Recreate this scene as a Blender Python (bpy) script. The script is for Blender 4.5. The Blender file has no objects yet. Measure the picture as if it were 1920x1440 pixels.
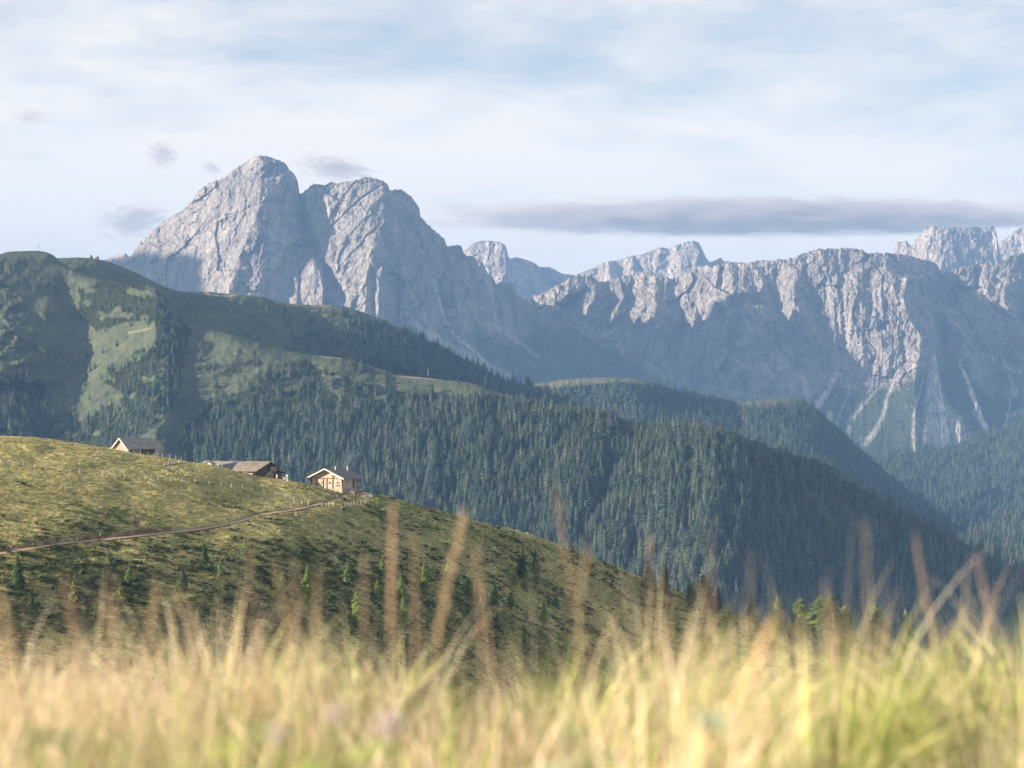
import bpy, math, random
import numpy as np
from mathutils import Vector

# ------------------------------------------------------------------ camera, world, sun, exposure
scene = bpy.context.scene
COL = scene.collection
F = 4330.0            # focal length in photograph pixels (1920 wide)
HY = 780.0            # horizon row of the photograph

cam_data = bpy.data.cameras.new("camera")
cam = bpy.data.objects.new("camera", cam_data)
COL.objects.link(cam)
cam.location = (0, 0, 0)
cam.rotation_euler = (math.radians(90), 0, 0)
cam_data.sensor_width = 36.0
cam_data.lens = 36.0 * F / 1920.0
cam_data.shift_y = (HY - 720.0) / 1920.0
cam_data.clip_start = 0.05
cam_data.clip_end = 60000.0
cam_data.dof.use_dof = True
cam_data.dof.focus_distance = 560.0
cam_data.dof.aperture_fstop = 4.2
scene.camera = cam

SUN_EL = math.radians(15.6)
SUN_AZ = math.radians(76.0)          # to the left of straight behind the camera
# unit vector towards the sun
SV = Vector((-math.cos(SUN_EL) * math.sin(SUN_AZ), -math.cos(SUN_EL) * math.cos(SUN_AZ), math.sin(SUN_EL)))
sun_data = bpy.data.lights.new("sun", 'SUN')
sun_data.energy = 5.0
sun_data.angle = math.radians(0.5)
sun_data.color = (1.0, 0.83, 0.65)
sun = bpy.data.objects.new("sun", sun_data)
COL.objects.link(sun)
sun.rotation_euler = SV.to_track_quat('Z', 'Y').to_euler()

world = bpy.data.worlds.new("World")
scene.world = world
world.use_nodes = True
scene.view_settings.view_transform = 'Standard'
scene.view_settings.look = 'None'
scene.view_settings.gamma = 1.0
scene.view_settings.exposure = 1.57
try:
    scene.cycles.use_denoising = True
    scene.cycles.denoiser = 'OPENIMAGEDENOISE'
    scene.cycles.max_bounces = 6
    scene.cycles.diffuse_bounces = 3
    scene.cycles.transparent_max_bounces = 12
    scene.cycles.volume_bounces = 0
    scene.cycles.sample_clamp_indirect = 4.0
except Exception:
    pass


class NT:
    """small helper round a node tree"""
    def __init__(s, tree):
        s.t = tree
        s.t.nodes.clear()

    def n(s, kind, **kw):
        nd = s.t.nodes.new(kind)
        for k, v in kw.items():
            setattr(nd, k, v)
        return nd

    def put(s, sock, v):
        if isinstance(v, bpy.types.NodeSocket):
            s.t.links.new(v, sock)
        elif v is not None:
            sock.default_value = v

    def math(s, op, a, b=None, c=None, clamp=False):
        nd = s.n('ShaderNodeMath', operation=op, use_clamp=clamp)
        s.put(nd.inputs[0], a); s.put(nd.inputs[1], b)
        if c is not None: s.put(nd.inputs[2], c)
        return nd.outputs[0]

    def mapr(s, v, a, b, c=0.0, d=1.0, smooth=True):
        nd = s.n('ShaderNodeMapRange')
        nd.interpolation_type = 'SMOOTHSTEP' if smooth else 'LINEAR'
        s.put(nd.inputs['Value'], v)
        for k, x in (('From Min', a), ('From Max', b), ('To Min', c), ('To Max', d)):
            nd.inputs[k].default_value = x
        return nd.outputs['Result']

    def mix(s, fac, a, b, blend='MIX'):
        nd = s.n('ShaderNodeMix', data_type='RGBA', blend_type=blend)
        s.put(nd.inputs[0], fac)
        for i, v in ((6, a), (7, b)):
            if isinstance(v, tuple) and len(v) == 3: v = (*v, 1.0)
            s.put(nd.inputs[i], v)
        return nd.outputs[2]

    def noise(s, vec, scale, detail=4, rough=0.55, dist=0.0, out='Fac'):
        nd = s.n('ShaderNodeTexNoise')
        if vec is not None: s.put(nd.inputs['Vector'], vec)
        nd.inputs['Scale'].default_value = scale
        nd.inputs['Detail'].default_value = detail
        nd.inputs['Roughness'].default_value = rough
        nd.inputs['Distortion'].default_value = dist
        return nd.outputs[out]

    def vmap(s, vec, scale=(1, 1, 1), rot=(0, 0, 0), loc=(0, 0, 0)):
        nd = s.n('ShaderNodeMapping')
        s.put(nd.inputs['Vector'], vec)
        nd.inputs['Scale'].default_value = scale
        nd.inputs['Rotation'].default_value = rot
        nd.inputs['Location'].default_value = loc
        return nd.outputs[0]

    def attr(s, name, out='Fac'):
        nd = s.n('ShaderNodeAttribute', attribute_name=name)
        return nd.outputs[out]

    def pos(s):
        return s.n('ShaderNodeNewGeometry').outputs['Position']

    def obj(s):
        return s.n('ShaderNodeTexCoord').outputs['Object']

    def surf(s, color, rough=0.9, bump=None, bstr=0.5, bdist=0.1, metallic=0.0, spec=0.2, transl=0.0, alpha=None):
        p = s.n('ShaderNodeBsdfPrincipled')
        if isinstance(color, tuple) and len(color) == 3: color = (*color, 1)
        s.put(p.inputs['Base Color'], color)
        s.put(p.inputs['Roughness'], rough)
        s.put(p.inputs['Metallic'], metallic)
        p.inputs['Specular IOR Level'].default_value = spec
        if bump is not None:
            b = s.n('ShaderNodeBump')
            b.inputs['Strength'].default_value = bstr
            b.inputs['Distance'].default_value = bdist
            s.put(b.inputs['Height'], bump)
            s.t.links.new(b.outputs[0], p.inputs['Normal'])
        sh = p.outputs[0]
        if transl > 0:
            tr = s.n('ShaderNodeBsdfTranslucent')
            s.put(tr.inputs[0], color)
            m = s.n('ShaderNodeMixShader')
            m.inputs[0].default_value = transl
            s.t.links.new(sh, m.inputs[1]); s.t.links.new(tr.outputs[0], m.inputs[2])
            sh = m.outputs[0]
        o = s.n('ShaderNodeOutputMaterial')
        s.t.links.new(sh, o.inputs['Surface'])
        return p


def mat(name):
    m = bpy.data.materials.new(name)
    m.use_nodes = True
    return m, NT(m.node_tree)


# ---- sky: Nishita air plus a thin streaky cirrus veil, by direction only
w = NT(world.node_tree)
sky = w.n('ShaderNodeTexSky', sky_type='NISHITA')
sky.sun_disc = False
sky.sun_elevation = SUN_EL
sky.sun_rotation = math.atan2(SV.x, SV.y)
sky.altitude = 2000.0
sky.air_density = 1.0
sky.dust_density = 0.6
sky.ozone_density = 1.5
dirv = w.n('ShaderNodeTexCoord').outputs['Generated']
sep = w.n('ShaderNodeSeparateXYZ'); w.put(sep.inputs[0], dirv)
el = sep.outputs[2]
warp = w.n('ShaderNodeTexNoise'); w.put(warp.inputs['Vector'], w.vmap(dirv, (5, 5, 12)))
warp.inputs['Scale'].default_value = 1.0; warp.inputs['Detail'].default_value = 3
vadd = w.n('ShaderNodeVectorMath', operation='MULTIPLY_ADD')
w.put(vadd.inputs[0], warp.outputs['Color']); vadd.inputs[1].default_value = (0.10, 0.0, 0.035); w.put(vadd.inputs[2], dirv)
st1 = w.noise(w.vmap(vadd.outputs[0], (5.0, 5.0, 20.0), (0, math.radians(14), 0), (0.35, 0.0, 0.9)), 1.0, 5, 0.5)
st2 = w.noise(w.vmap(vadd.outputs[0], (14.0, 14.0, 52.0), (0, math.radians(-12), 0), (0.1, 0.3, 0.2)), 1.0, 6, 0.6)
streak = w.math('ADD', w.math('MULTIPLY', st1, 0.62), w.math('MULTIPLY', st2, 0.38))
# veil is thick towards the horizon and thins out upwards
grad = w.mapr(el, 0.07, 0.20, 1.0, 0.46)
veil = w.math('ADD', grad, w.math('MULTIPLY', w.math('SUBTRACT', streak, 0.5), w.mapr(el, 0.03, 0.12, 0.5, 3.0)), clamp=True)
veil = w.math('MULTIPLY', veil, 0.96)
nish = w.n('ShaderNodeVectorMath', operation='SCALE')
w.put(nish.inputs[0], sky.outputs[0]); nish.inputs['Scale'].default_value = 1.0
bg1 = w.n('ShaderNodeBackground'); bg1.inputs['Strength'].default_value = 0.058
w.put(bg1.inputs['Color'], w.mix(1.0, nish.outputs[0], (1.0, 0.95, 0.88, 1.0), 'MULTIPLY'))
bg2 = w.n('ShaderNodeBackground'); bg2.inputs['Strength'].default_value = 0.415
w.put(bg2.inputs['Color'], (1.0, 0.915, 0.825, 1))
mx = w.n('ShaderNodeMixShader'); w.put(mx.inputs[0], veil)
w.t.links.new(bg1.outputs[0], mx.inputs[1]); w.t.links.new(bg2.outputs[0], mx.inputs[2])
wo = w.n('ShaderNodeOutputWorld'); w.t.links.new(mx.outputs[0], wo.inputs['Surface'])

# ------------------------------------------------------------------ numpy noise and mesh helpers
def _perm(seed):
    p = np.random.RandomState(seed).permutation(256)
    return np.concatenate([p, p])


_G = np.stack([np.cos(np.arange(16) * math.pi / 8), np.sin(np.arange(16) * math.pi / 8)], 1)


def perlin(x, y, seed=0):
    p = _perm(seed)
    xi = np.floor(x).astype(np.int64); yi = np.floor(y).astype(np.int64)
    xf = x - xi; yf = y - yi
    xi &= 255; yi &= 255
    u = xf * xf * xf * (xf * (xf * 6 - 15) + 10); v = yf * yf * yf * (yf * (yf * 6 - 15) + 10)

    def g(ix, iy, fx, fy):
        h = p[p[ix & 255] + (iy & 255)] & 15
        return _G[h, 0] * fx + _G[h, 1] * fy
    a = g(xi, yi, xf, yf); b = g(xi + 1, yi, xf - 1, yf)
    c = g(xi, yi + 1, xf, yf - 1); d = g(xi + 1, yi + 1, xf - 1, yf - 1)
    return ((a + u * (b - a)) * (1 - v) + (c + u * (d - c)) * v) * 1.5


def fbm(x, y, octv=4, seed=0, gain=0.5, lac=2.03):
    s = 0.0; a = 1.0; t = 0.0
    for k in range(octv):
        s = s + a * perlin(x, y, seed + k); t += a
        x = x * lac + 17.3; y = y * lac + 9.1; a *= gain
    return s / t


def ridged(x, y, octv=4, seed=0, gain=0.5, lac=2.03):
    s = 0.0; a = 1.0; t = 0.0
    for k in range(octv):
        s = s + a * (1.0 - 2.0 * np.abs(perlin(x, y, seed + k))); t += a
        x = x * lac + 13.7; y = y * lac + 5.9; a *= gain
    return s / t


def facets(x, y, seed, tilt=1.0, step=0.5):
    """broken rock: every jittered cell is a small tilted plane with its own offset"""
    p = _perm(seed).astype(np.int64); xi = np.floor(x).astype(np.int64); yi = np.floor(y).astype(np.int64)
    best = np.full(x.shape, 1e9); val = np.zeros(x.shape)
    for dx in (-1, 0, 1):
        for dy in (-1, 0, 1):
            cx = xi + dx; cy = yi + dy
            h = p[p[cx & 255] + (cy & 255)]; h2 = p[(h + 71) & 255]; h3 = p[(h2 + 37) & 255]
            qx = x - cx - 0.1 - 0.8 * h / 255.0; qy = y - cy - 0.1 - 0.8 * h2 / 255.0
            d = np.abs(qx) ** 1.5 + np.abs(qy) ** 1.5
            v = tilt * (qx * (h3 / 127.5 - 1) + qy * (p[(h3 + 11) & 255] / 127.5 - 1)) + step * (p[(h3 + 91) & 255] / 127.5 - 1)
            m = d < best
            best = np.where(m, d, best); val = np.where(m, v, val)
    return val


def ip(x, pts, k=1):
    """piecewise-linear interpolation through (x, value...) knots"""
    a = np.array(pts, float)
    return np.interp(x, a[:, 0], a[:, k])


def inpoly(px, py, poly):
    r = np.zeros(px.shape, bool)
    n = len(poly)
    for i in range(n):
        x0, y0 = poly[i]; x1, y1 = poly[(i + 1) % n]
        if y0 == y1: continue
        c = ((y0 > py) != (y1 > py)) & (px < (x1 - x0) * (py - y0) / (y1 - y0) + x0)
        r ^= c
    return r


def segdist(px, py, pts):
    """distance to a polyline and the fraction along it"""
    best = np.full(px.shape, 1e9); fr = np.zeros(px.shape)
    n = len(pts) - 1
    for i in range(n):
        x0, y0 = pts[i][:2]; x1, y1 = pts[i + 1][:2]
        dx, dy = x1 - x0, y1 - y0
        t = np.clip(((px - x0) * dx + (py - y0) * dy) / (dx * dx + dy * dy), 0, 1)
        d = np.hypot(px - x0 - t * dx, py - y0 - t * dy)
        m = d < best
        best = np.where(m, d, best); fr = np.where(m, (i + t) / n, fr)
    return best, fr


def make_mesh(name, verts, quads=None, tris=None, mats=(), smooth=True, attrs=None, midx=None):
    me = bpy.data.meshes.new(name)
    verts = np.asarray(verts, np.float32).reshape(-1, 3)
    me.vertices.add(len(verts)); me.vertices.foreach_set("co", verts.ravel())
    idx = []; starts = []; tot = 0
    if quads is not None and len(quads):
        q = np.asarray(quads, np.int32).reshape(-1, 4)
        idx.append(q.ravel()); starts.append(np.arange(len(q), dtype=np.int32) * 4); tot = len(q) * 4
    if tris is not None and len(tris):
        t = np.asarray(tris, np.int32).reshape(-1, 3)
        idx.append(t.ravel()); starts.append(tot + np.arange(len(t), dtype=np.int32) * 3)
    idx = np.concatenate(idx); starts = np.concatenate(starts)
    me.loops.add(len(idx)); me.loops.foreach_set("vertex_index", idx)
    me.polygons.add(len(starts)); me.polygons.foreach_set("loop_start", starts)
    if midx is not None: me.polygons.foreach_set("material_index", np.asarray(midx, np.int32))
    me.update(calc_edges=True)
    me.polygons.foreach_set("use_smooth", np.full(len(starts), bool(smooth)))
    for k, v in (attrs or {}).items():
        v = np.asarray(v, np.float32)
        if v.ndim == 2:
            a = me.attributes.new(k, 'FLOAT_COLOR', 'POINT'); a.data.foreach_set("color", v.ravel())
        else:
            a = me.attributes.new(k, 'FLOAT', 'POINT'); a.data.foreach_set("value", v.ravel())
    for m in mats: me.materials.append(m)
    return me


def link(name, me, parent=None):
    o = bpy.data.objects.new(name, me)
    COL.objects.link(o)
    if parent is not None: o.parent = parent
    return o


def tag(o, label=None, cat=None, group=None, kind=None):
    if label: o['label'] = label
    if cat: o['category'] = cat
    if group: o['group'] = group
    if kind: o['kind'] = kind
    return o


def grid_quads(ny, nx):
    i = np.arange((ny - 1) * (nx - 1)); r = i // (nx - 1); c = i % (nx - 1)
    a = r * nx + c
    return np.stack([a, a + nx, a + nx + 1, a + 1], 1)


def W(px, py, d):
    """point seen at photograph pixel (px, py) from the camera's standpoint, d metres in front of it"""
    return np.stack([(px - 960.0) / F * d, d + 0.0 * px, (HY - py) / F * d], -1)


def slope_depth(py, pc, Dc, s):
    """depth along a plane of slope s that falls towards the camera from a crest at row pc and depth Dc"""
    return Dc * (s - (HY - pc) / F) / (s - (HY - py) / F)


def relief_sheet(name, px, rows_t, top, bot, depth_fn, m, attr_fn=None, back=(0.6, 8, 60.0), zdisp=None):
    """terrain face: columns px, rows from the crest down, plus a back slope behind the crest"""
    PX = np.repeat(px[None, :], len(rows_t), 0)
    PY = top[None, :] + rows_t[:, None] * (bot - top)[None, :]
    D = depth_fn(PX, PY)
    P = W(PX, PY, D)
    if zdisp is not None: P[..., 2] += zdisp(PX, PY, P)
    bs, bn, bd = back
    b = []
    for k in range(bn, 0, -1):
        q = P[0].copy(); dist = bd * (k ** 1.5) / 2
        q[:, 1] += dist; q[:, 2] -= dist * bs; q[:, 0] *= q[:, 1] / P[0][:, 1]
        b.append(q)
    P = np.concatenate([np.stack(b), P], 0)
    at = None
    if attr_fn is not None:
        at = {}
        for k, v in attr_fn(PX, PY, D).items():
            v = np.concatenate([np.repeat(v[:1], bn, 0), v], 0)
            at[k] = v.ravel() if v.ndim == 2 else v.reshape(-1, v.shape[-1])
    ny, nx = P.shape[:2]
    me = make_mesh(name, P.reshape(-1, 3), quads=grid_quads(ny, nx), mats=[m], attrs=at)
    return link(name, me)


def c5(p): return [(x / 3.0, 420 + y / 3.0) for x, y in p]
def c6(p): return [(200 + x / 2.526, 260 + y / 2.526) for x, y in p]
def c7(p): return [(860 + x / 3.556, 400 + y / 3.556) for x, y in p]
def c8(p): return [(1300 + x / 2.88, 400 + y / 2.88) for x, y in p]
def cA(p): return [(640 + x / 3.0, 640 + y / 3.0) for x, y in p]
def cB(p): return [(1280 + x / 3.0, 760 + y / 3.0) for x, y in p]
def q1(p): return [(200 + x / 4.571, 270 + y / 4.571) for x, y in p]
def q2(p): return [(540 + x / 3.4286, 300 + y / 3.4286) for x, y in p]

# ------------------------------------------------------------------ terrain materials
def rock_material(name, tint=(1, 1, 1), warm=0.35):
    m, t = mat(name)
    P = t.pos()
    big = t.noise(P, 0.006, 5, 0.6)
    med = t.noise(t.vmap(P, (1, 1, 0.22)), 0.035, 6, 0.65, 0.3)
    fin = t.noise(P, 0.16, 5, 0.65)
    # joints and chimneys: thin dark lines where a stretched, warped noise crosses its middle value
    cr = t.noise(t.vmap(P, (1, 1, 0.30), (0, 0.35, 0)), 0.05, 5, 0.6, 1.2)
    crk = t.mapr(t.math('ABSOLUTE', t.math('SUBTRACT', cr, 0.5)), 0.0, 0.022, 1.0, 0.0)
    cr2 = t.noise(t.vmap(P, (1, 1, 0.55), (0, 0.5, 0)), 0.018, 6, 0.62, 0.8)
    crk2 = t.mapr(t.math('ABSOLUTE', t.math('SUBTRACT', cr2, 0.5)), 0.0, 0.016, 1.0, 0.0)
    c = t.mix(big, tuple(x * y for x, y in zip((0.235, 0.22, 0.215), tint)), tuple(x * y for x, y in zip((0.36, 0.33, 0.305), tint)))
    c = t.mix(t.math('MULTIPLY', t.mapr(med, 0.52, 0.72), warm), c, (0.46, 0.33, 0.24))
    c = t.mix(t.mapr(med, 0.48, 0.30, 0, 0.6), c, (0.14, 0.138, 0.14))
    c = t.mix(t.mapr(fin, 0.5, 0.25, 0, 0.5), c, (0.11, 0.11, 0.11))
    c = t.mix(t.math('MULTIPLY', t.math('MAXIMUM', crk, crk2), 0.28), c, (0.09, 0.09, 0.095))
    stn = t.noise(t.vmap(P, (1, 1, 0.12)), 0.012, 5, 0.6, 0.5)
    c = t.mix(t.mapr(stn, 0.52, 0.68, 0, 0.68), c, (0.13, 0.125, 0.13))
    c = t.mix(t.mapr(stn, 0.46, 0.34, 0, 0.6), c, (0.50, 0.45, 0.41))
    relief = t.math('SUBTRACT', t.math('ADD', t.noise(P, 0.22, 6, 0.7), t.math('MULTIPLY', med, 2.2)), t.math('MULTIPLY', t.math('MAXIMUM', crk, crk2), 0.9))
    # turf on ledges and gentle ground, then scree and vegetated slopes that were surveyed per vertex
    nz = t.n('ShaderNodeSeparateXYZ'); t.put(nz.inputs[0], t.n('ShaderNodeNewGeometry').outputs['Normal'])
    led = t.math('MULTIPLY', t.mapr(nz.outputs[2], 0.62, 0.82), t.mapr(t.noise(P, 0.02, 5, 0.7), 0.45, 0.6))
    c = t.mix(t.math('MULTIPLY', led, 0.75), c, (0.085, 0.10, 0.045))
    vn = t.noise(P, 0.03, 6, 0.7)
    vg = t.mix(vn, (0.022, 0.040, 0.022), (0.060, 0.082, 0.040))
    veg = t.attr('veg')
    veg2 = t.math('MULTIPLY', veg, t.mapr(vn, 0.30, 0.45, 0.55, 1.0))
    c = t.mix(veg2, c, vg)
    sn = t.noise(P, 0.05, 5, 0.7)
    c = t.mix(t.attr('scree'), c, t.mix(sn, (0.58, 0.55, 0.52), (0.85, 0.81, 0.77)))
    t.surf(c, 0.95, bump=relief, bstr=0.9, bdist=4.0, spec=0.1)
    return m


def turf_material(name, a, b, c3, scale=0.02, bumpd=0.6):
    m, t = mat(name)
    P = t.pos()
    n1 = t.noise(P, scale, 6, 0.62)
    n2 = t.noise(P, scale * 7, 6, 0.7)
    c = t.mix(t.mapr(n1, 0.35, 0.65), a, b)
    c = t.mix(t.mapr(n2, 0.5, 0.68), c, c3)
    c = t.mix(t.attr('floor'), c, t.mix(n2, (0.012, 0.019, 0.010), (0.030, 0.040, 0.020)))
    bare = t.attr('bare')
    c = t.mix(bare, c, t.mix(n2, (0.22, 0.19, 0.12), (0.36, 0.31, 0.21)))
    t.surf(c, 0.95, bump=n2, bstr=0.8, bdist=bumpd * 3, spec=0.05)
    return m


M_rock = rock_material('dolomite_rock')
M_rock_far = rock_material('pale_dolomite_rock', (1.25, 1.2, 1.15), 0.25)
M_turf = turf_material('alpine_turf', (0.048, 0.066, 0.040), (0.086, 0.104, 0.064), (0.115, 0.122, 0.08))
M_floor = turf_material('forest_floor', (0.018, 0.026, 0.014), (0.04, 0.05, 0.024), (0.05, 0.06, 0.03))

# ------------------------------------------------------------------ the main massif
F_top = c6([(-120, 590), (-60, 575), (0, 570), (18, 560), (40, 556), (50, 545), (75, 543), (90, 540), (104, 556), (118, 548), (135, 520), (150, 500),
            (170, 470), (200, 445), (230, 420), (270, 388), (330, 352), (375, 322), (405, 290), (415, 272), (430, 250), (455, 228), (480, 210),
            (515, 196), (550, 185), (580, 160), (640, 120), (680, 95), (705, 80), (725, 74), (760, 80), (800, 92), (830, 103), (850, 115),
            (868, 148), (885, 160), (897, 176), (906, 205), (911, 240), (914, 262), (925, 254), (945, 240), (968, 218), (985, 210), (1010, 212),
            (1030, 216), (1048, 208), (1062, 198), (1075, 203), (1090, 208), (1120, 200), (1150, 200), (1190, 190), (1215, 179), (1235, 176),
            (1270, 184), (1310, 196), (1330, 213), (1342, 240), (1370, 236), (1400, 240), (1440, 268), (1466, 300), (1482, 332), (1485, 365),
            (1510, 388), (1520, 402), (1530, 405), (1545, 425), (1575, 448), (1600, 475), (1612, 502), (1625, 508), (1640, 500), (1665, 497),
            (1680, 505), (1690, 530)]) \
    + c7([(20, 250), (60, 275), (90, 280), (110, 285), (128, 325), (140, 340), (148, 325), (158, 318), (180, 365), (200, 392), (230, 420), (250, 460),
          (280, 456), (300, 462), (330, 455), (350, 448), (366, 482), (385, 520), (400, 540), (430, 565), (470, 560), (500, 545), (530, 540),
          (560, 525), (620, 490), (660, 470), (700, 448), (740, 420), (760, 415), (800, 405), (830, 412), (860, 404), (900, 420), (930, 450), (960, 443),
          (990, 450), (1010, 438), (1050, 425), (1100, 410), (1170, 410), (1190, 384), (1230, 375), (1260, 385), (1290, 390), (1330, 394),
          (1380, 415), (1420, 430), (1450, 425), (1475, 408), (1500, 390), (1560, 368), (1600, 345), (1700, 345), (1760, 328)]) \
    + c8([(170, 258), (185, 252), (240, 259), (300, 262), (340, 250), (370, 245), (410, 250), (460, 240), (500, 240), (540, 235), (570, 218), (620, 200), (650, 193), (690, 184),
          (712, 188), (735, 180), (760, 190), (790, 184), (820, 182), (880, 182), (905, 192), (920, 196), (945, 212), (990, 205), (1020, 212), (1050, 208),
          (1080, 210), (1110, 212), (1150, 215), (1200, 233), (1260, 245), (1300, 258), (1315, 268), (1330, 300), (1345, 318), (1356, 312), (1370, 308), (1385, 316),
          (1410, 300), (1440, 288), (1480, 280), (1540, 265), (1590, 262), (1620, 275), (1660, 263), (1700, 230), (1740, 212), (1786, 205), (1840, 190), (1950, 180), (2100, 230)])
M_px = np.linspace(140, 2010, 1560)
_t = ip(M_px, F_top)
M_topv = _t + (2.6 + 1.6 * np.clip((M_px - 780) / 80, 0, 1)) * ridged(M_px / 9.0, M_px * 0 + 3.3, 4, 5) * np.clip((M_px - 215) / 60, 0.35, 1) + 0.5
M_cl = [(100, 570), (300, 572), (430, 580), (520, 572), (640, 575), (760, 610), (840, 610), (900, 600), (960, 625), (1000, 600), (1060, 600),
        (1120, 610), (1170, 650), (1240, 690), (1300, 715), (1400, 735), (1500, 745), (1560, 700), (1600, 718), (1680, 705), (1740, 670),
        (1800, 665), (1860, 720), (1920, 730), (2010, 730)]
M_D = [(140, 6350), (490, 6050), (700, 6000), (900, 6150), (1000, 6500), (1200, 6600), (1500, 6400), (1800, 6500), (2010, 6600)]

SPURS = [
    # (points (px, py, height m), left width px, right width px)
    ([(493, 285, 25), (491, 339, 60), (485, 395, 95), (473, 418, 105), (463, 450, 115), (434, 513, 125), (428, 560, 135), (420, 640, 130)], 230, 105),
    ([(533, 292, 18), (534, 335, 34), (525, 365, 40), (516, 400, 20), (520, 470, 0)], 34, 26),
    ([(300, 410, 8), (288, 480, 45), (276, 520, 70), (268, 600, 80)], 90, 45),
    ([(372, 370, 0), (340, 430, 26), (330, 470, 34), (326, 505, 40), (322, 570, 50)], 46, 26),
    ([(410, 360, 0), (396, 420, 30), (390, 470, 42), (372, 520, 40), (368, 560, 50)], 40, 20),
    ([(455, 340, 0), (446, 380, 40), (440, 420, 44), (415, 470, 40), (396, 515, 50)], 34, 14),
    ([(430, 322, 4), (402, 380, 34), (380, 440, 44), (352, 500, 46)], 40, 18),
    ([(480, 300, 6), (470, 350, 40), (452, 400, 60), (430, 460, 72), (404, 530, 76)], 40, 16),
    ([(330, 392, 6), (312, 440, 34), (300, 490, 40)], 34, 18),
    ([(512, 296, 10), (508, 330, 30), (494, 372, 44)], 22, 12),
    ([(610, 345, 6), (618, 400, 30), (622, 450, 34)], 30, 18), ([(640, 340, 6), (634, 400, 34), (616, 460, 34)], 24, 14), ([(700, 335, 14), (684, 390, 54), (660, 440, 60)], 30, 14),
    ([(600, 472, 30), (602, 490, 75), (603, 520, 115), (605, 540, 140), (606, 600, 160)], 95, 14),
    ([(575, 520, 40), (560, 552, 80), (550, 600, 100)], 40, 22),
    ([(690, 329, 6), (727, 350, 30), (722, 396, 70), (720, 420, 82), (706, 452, 92), (700, 480, 100), (690, 510, 110), (686, 560, 130), (680, 640, 140)], 150, 70),
    ([(653, 420, 10), (648, 460, 46), (640, 490, 50)], 30, 16),
    ([(680, 420, 20), (676, 440, 56), (664, 470, 64), (650, 498, 66), (640, 540, 66)], 30, 14),
    ([(716, 498, 110), (713, 520, 138), (709, 560, 160), (715, 620, 160)], 24, 16),
    ([(760, 360, 8), (785, 440, 40), (792, 520, 70), (796, 600, 80)], 60, 50),
    ([(846, 462, 10), (850, 520, 46), (862, 600, 60)], 36, 34),
    ([(900, 520, 8), (910, 580, 40), (930, 650, 50)], 34, 34),
    ([(960, 530, 8), (962, 580, 44), (975, 640, 50)], 40, 34),
    ([(1068, 518, 8), (1068, 545, 40), (1042, 571, 54), (1030, 600, 50)], 46, 32),
    ([(1128, 522, 10), (1114, 560, 44), (1096, 600, 44)], 34, 26),
    ([(1196, 510, 14), (1175, 540, 52), (1155, 600, 76), (1160, 640, 66)], 60, 36),
    ([(1228, 509, 20), (1231, 546, 84), (1228, 591, 115), (1235, 680, 105)], 90, 52),
    ([(1268, 515, 10), (1266, 560, 46), (1262, 600, 50)], 26, 22),
    ([(1325, 500, 10), (1316, 540, 50), (1304, 580, 60)], 34, 24),
    ([(1365, 487, 20), (1375, 546, 90), (1352, 567, 105), (1397, 594, 120), (1400, 680, 130), (1412, 730, 110)], 120, 70),
    ([(1470, 478, 8), (1478, 530, 50), (1490, 570, 70), (1520, 640, 60)], 40, 40),
    ([(1545, 466, 10), (1550, 510, 44), (1566, 560, 56)], 34, 26),
    ([(1600, 464, 10), (1596, 510, 50), (1610, 570, 70), (1620, 600, 80)], 44, 28),
    ([(1655, 472, 22), (1663, 508, 82), (1701, 521, 132), (1692, 553, 145), (1706, 594, 165), (1727, 636, 175), (1727, 667, 175), (1718, 705, 150)], 200, 58),
    ([(1750, 574, 40), (1769, 588, 72), (1807, 630, 112), (1812, 664, 115), (1832, 700, 85)], 56, 44),
    ([(1842, 505, 10), (1836, 560, 50), (1850, 640, 60)], 50, 30),
    ([(1893, 480, 20), (1880, 560, 72), (1900, 620, 84), (1915, 700, 60)], 90, 60),
    ([(1960, 470, 20), (1960, 620, 80)], 60, 60),
    ([(1500, 620, 20), (1470, 690, 60), (1480, 740, 50)], 60, 50),
    ([(1300, 620, 30), (1290, 680, 70), (1285, 730, 60)], 60, 44),
]
CARVES = [  # gorges and cracks: points (px, py, depth m), half width px
    ([(561, 358, 40), (567, 410, 55), (580, 450, 55), (596, 478, 40), (618, 520, 30), (640, 560, 25)], 12),
    ([(537, 366, 7), (520, 372, 9), (480, 385, 8), (456, 396, 5)], 3),
    ([(722, 342, 6), (690, 362, 9), (660, 388, 9), (630, 416, 8), (600, 440, 4)], 3),
    ([(718, 420, 9), (690, 440, 11), (664, 470, 10), (640, 500, 6)], 3),
    ([(1455, 520, 35), (1470, 600, 45), (1500, 680, 50), (1525, 740, 40)], 30),
    ([(1140, 560, 30), (1105, 640, 30), (1080, 700, 20)], 26),
    ([(1765, 520, 30), (1790, 590, 36), (1840, 660, 34), (1880, 720, 30)], 18),
]
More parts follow.
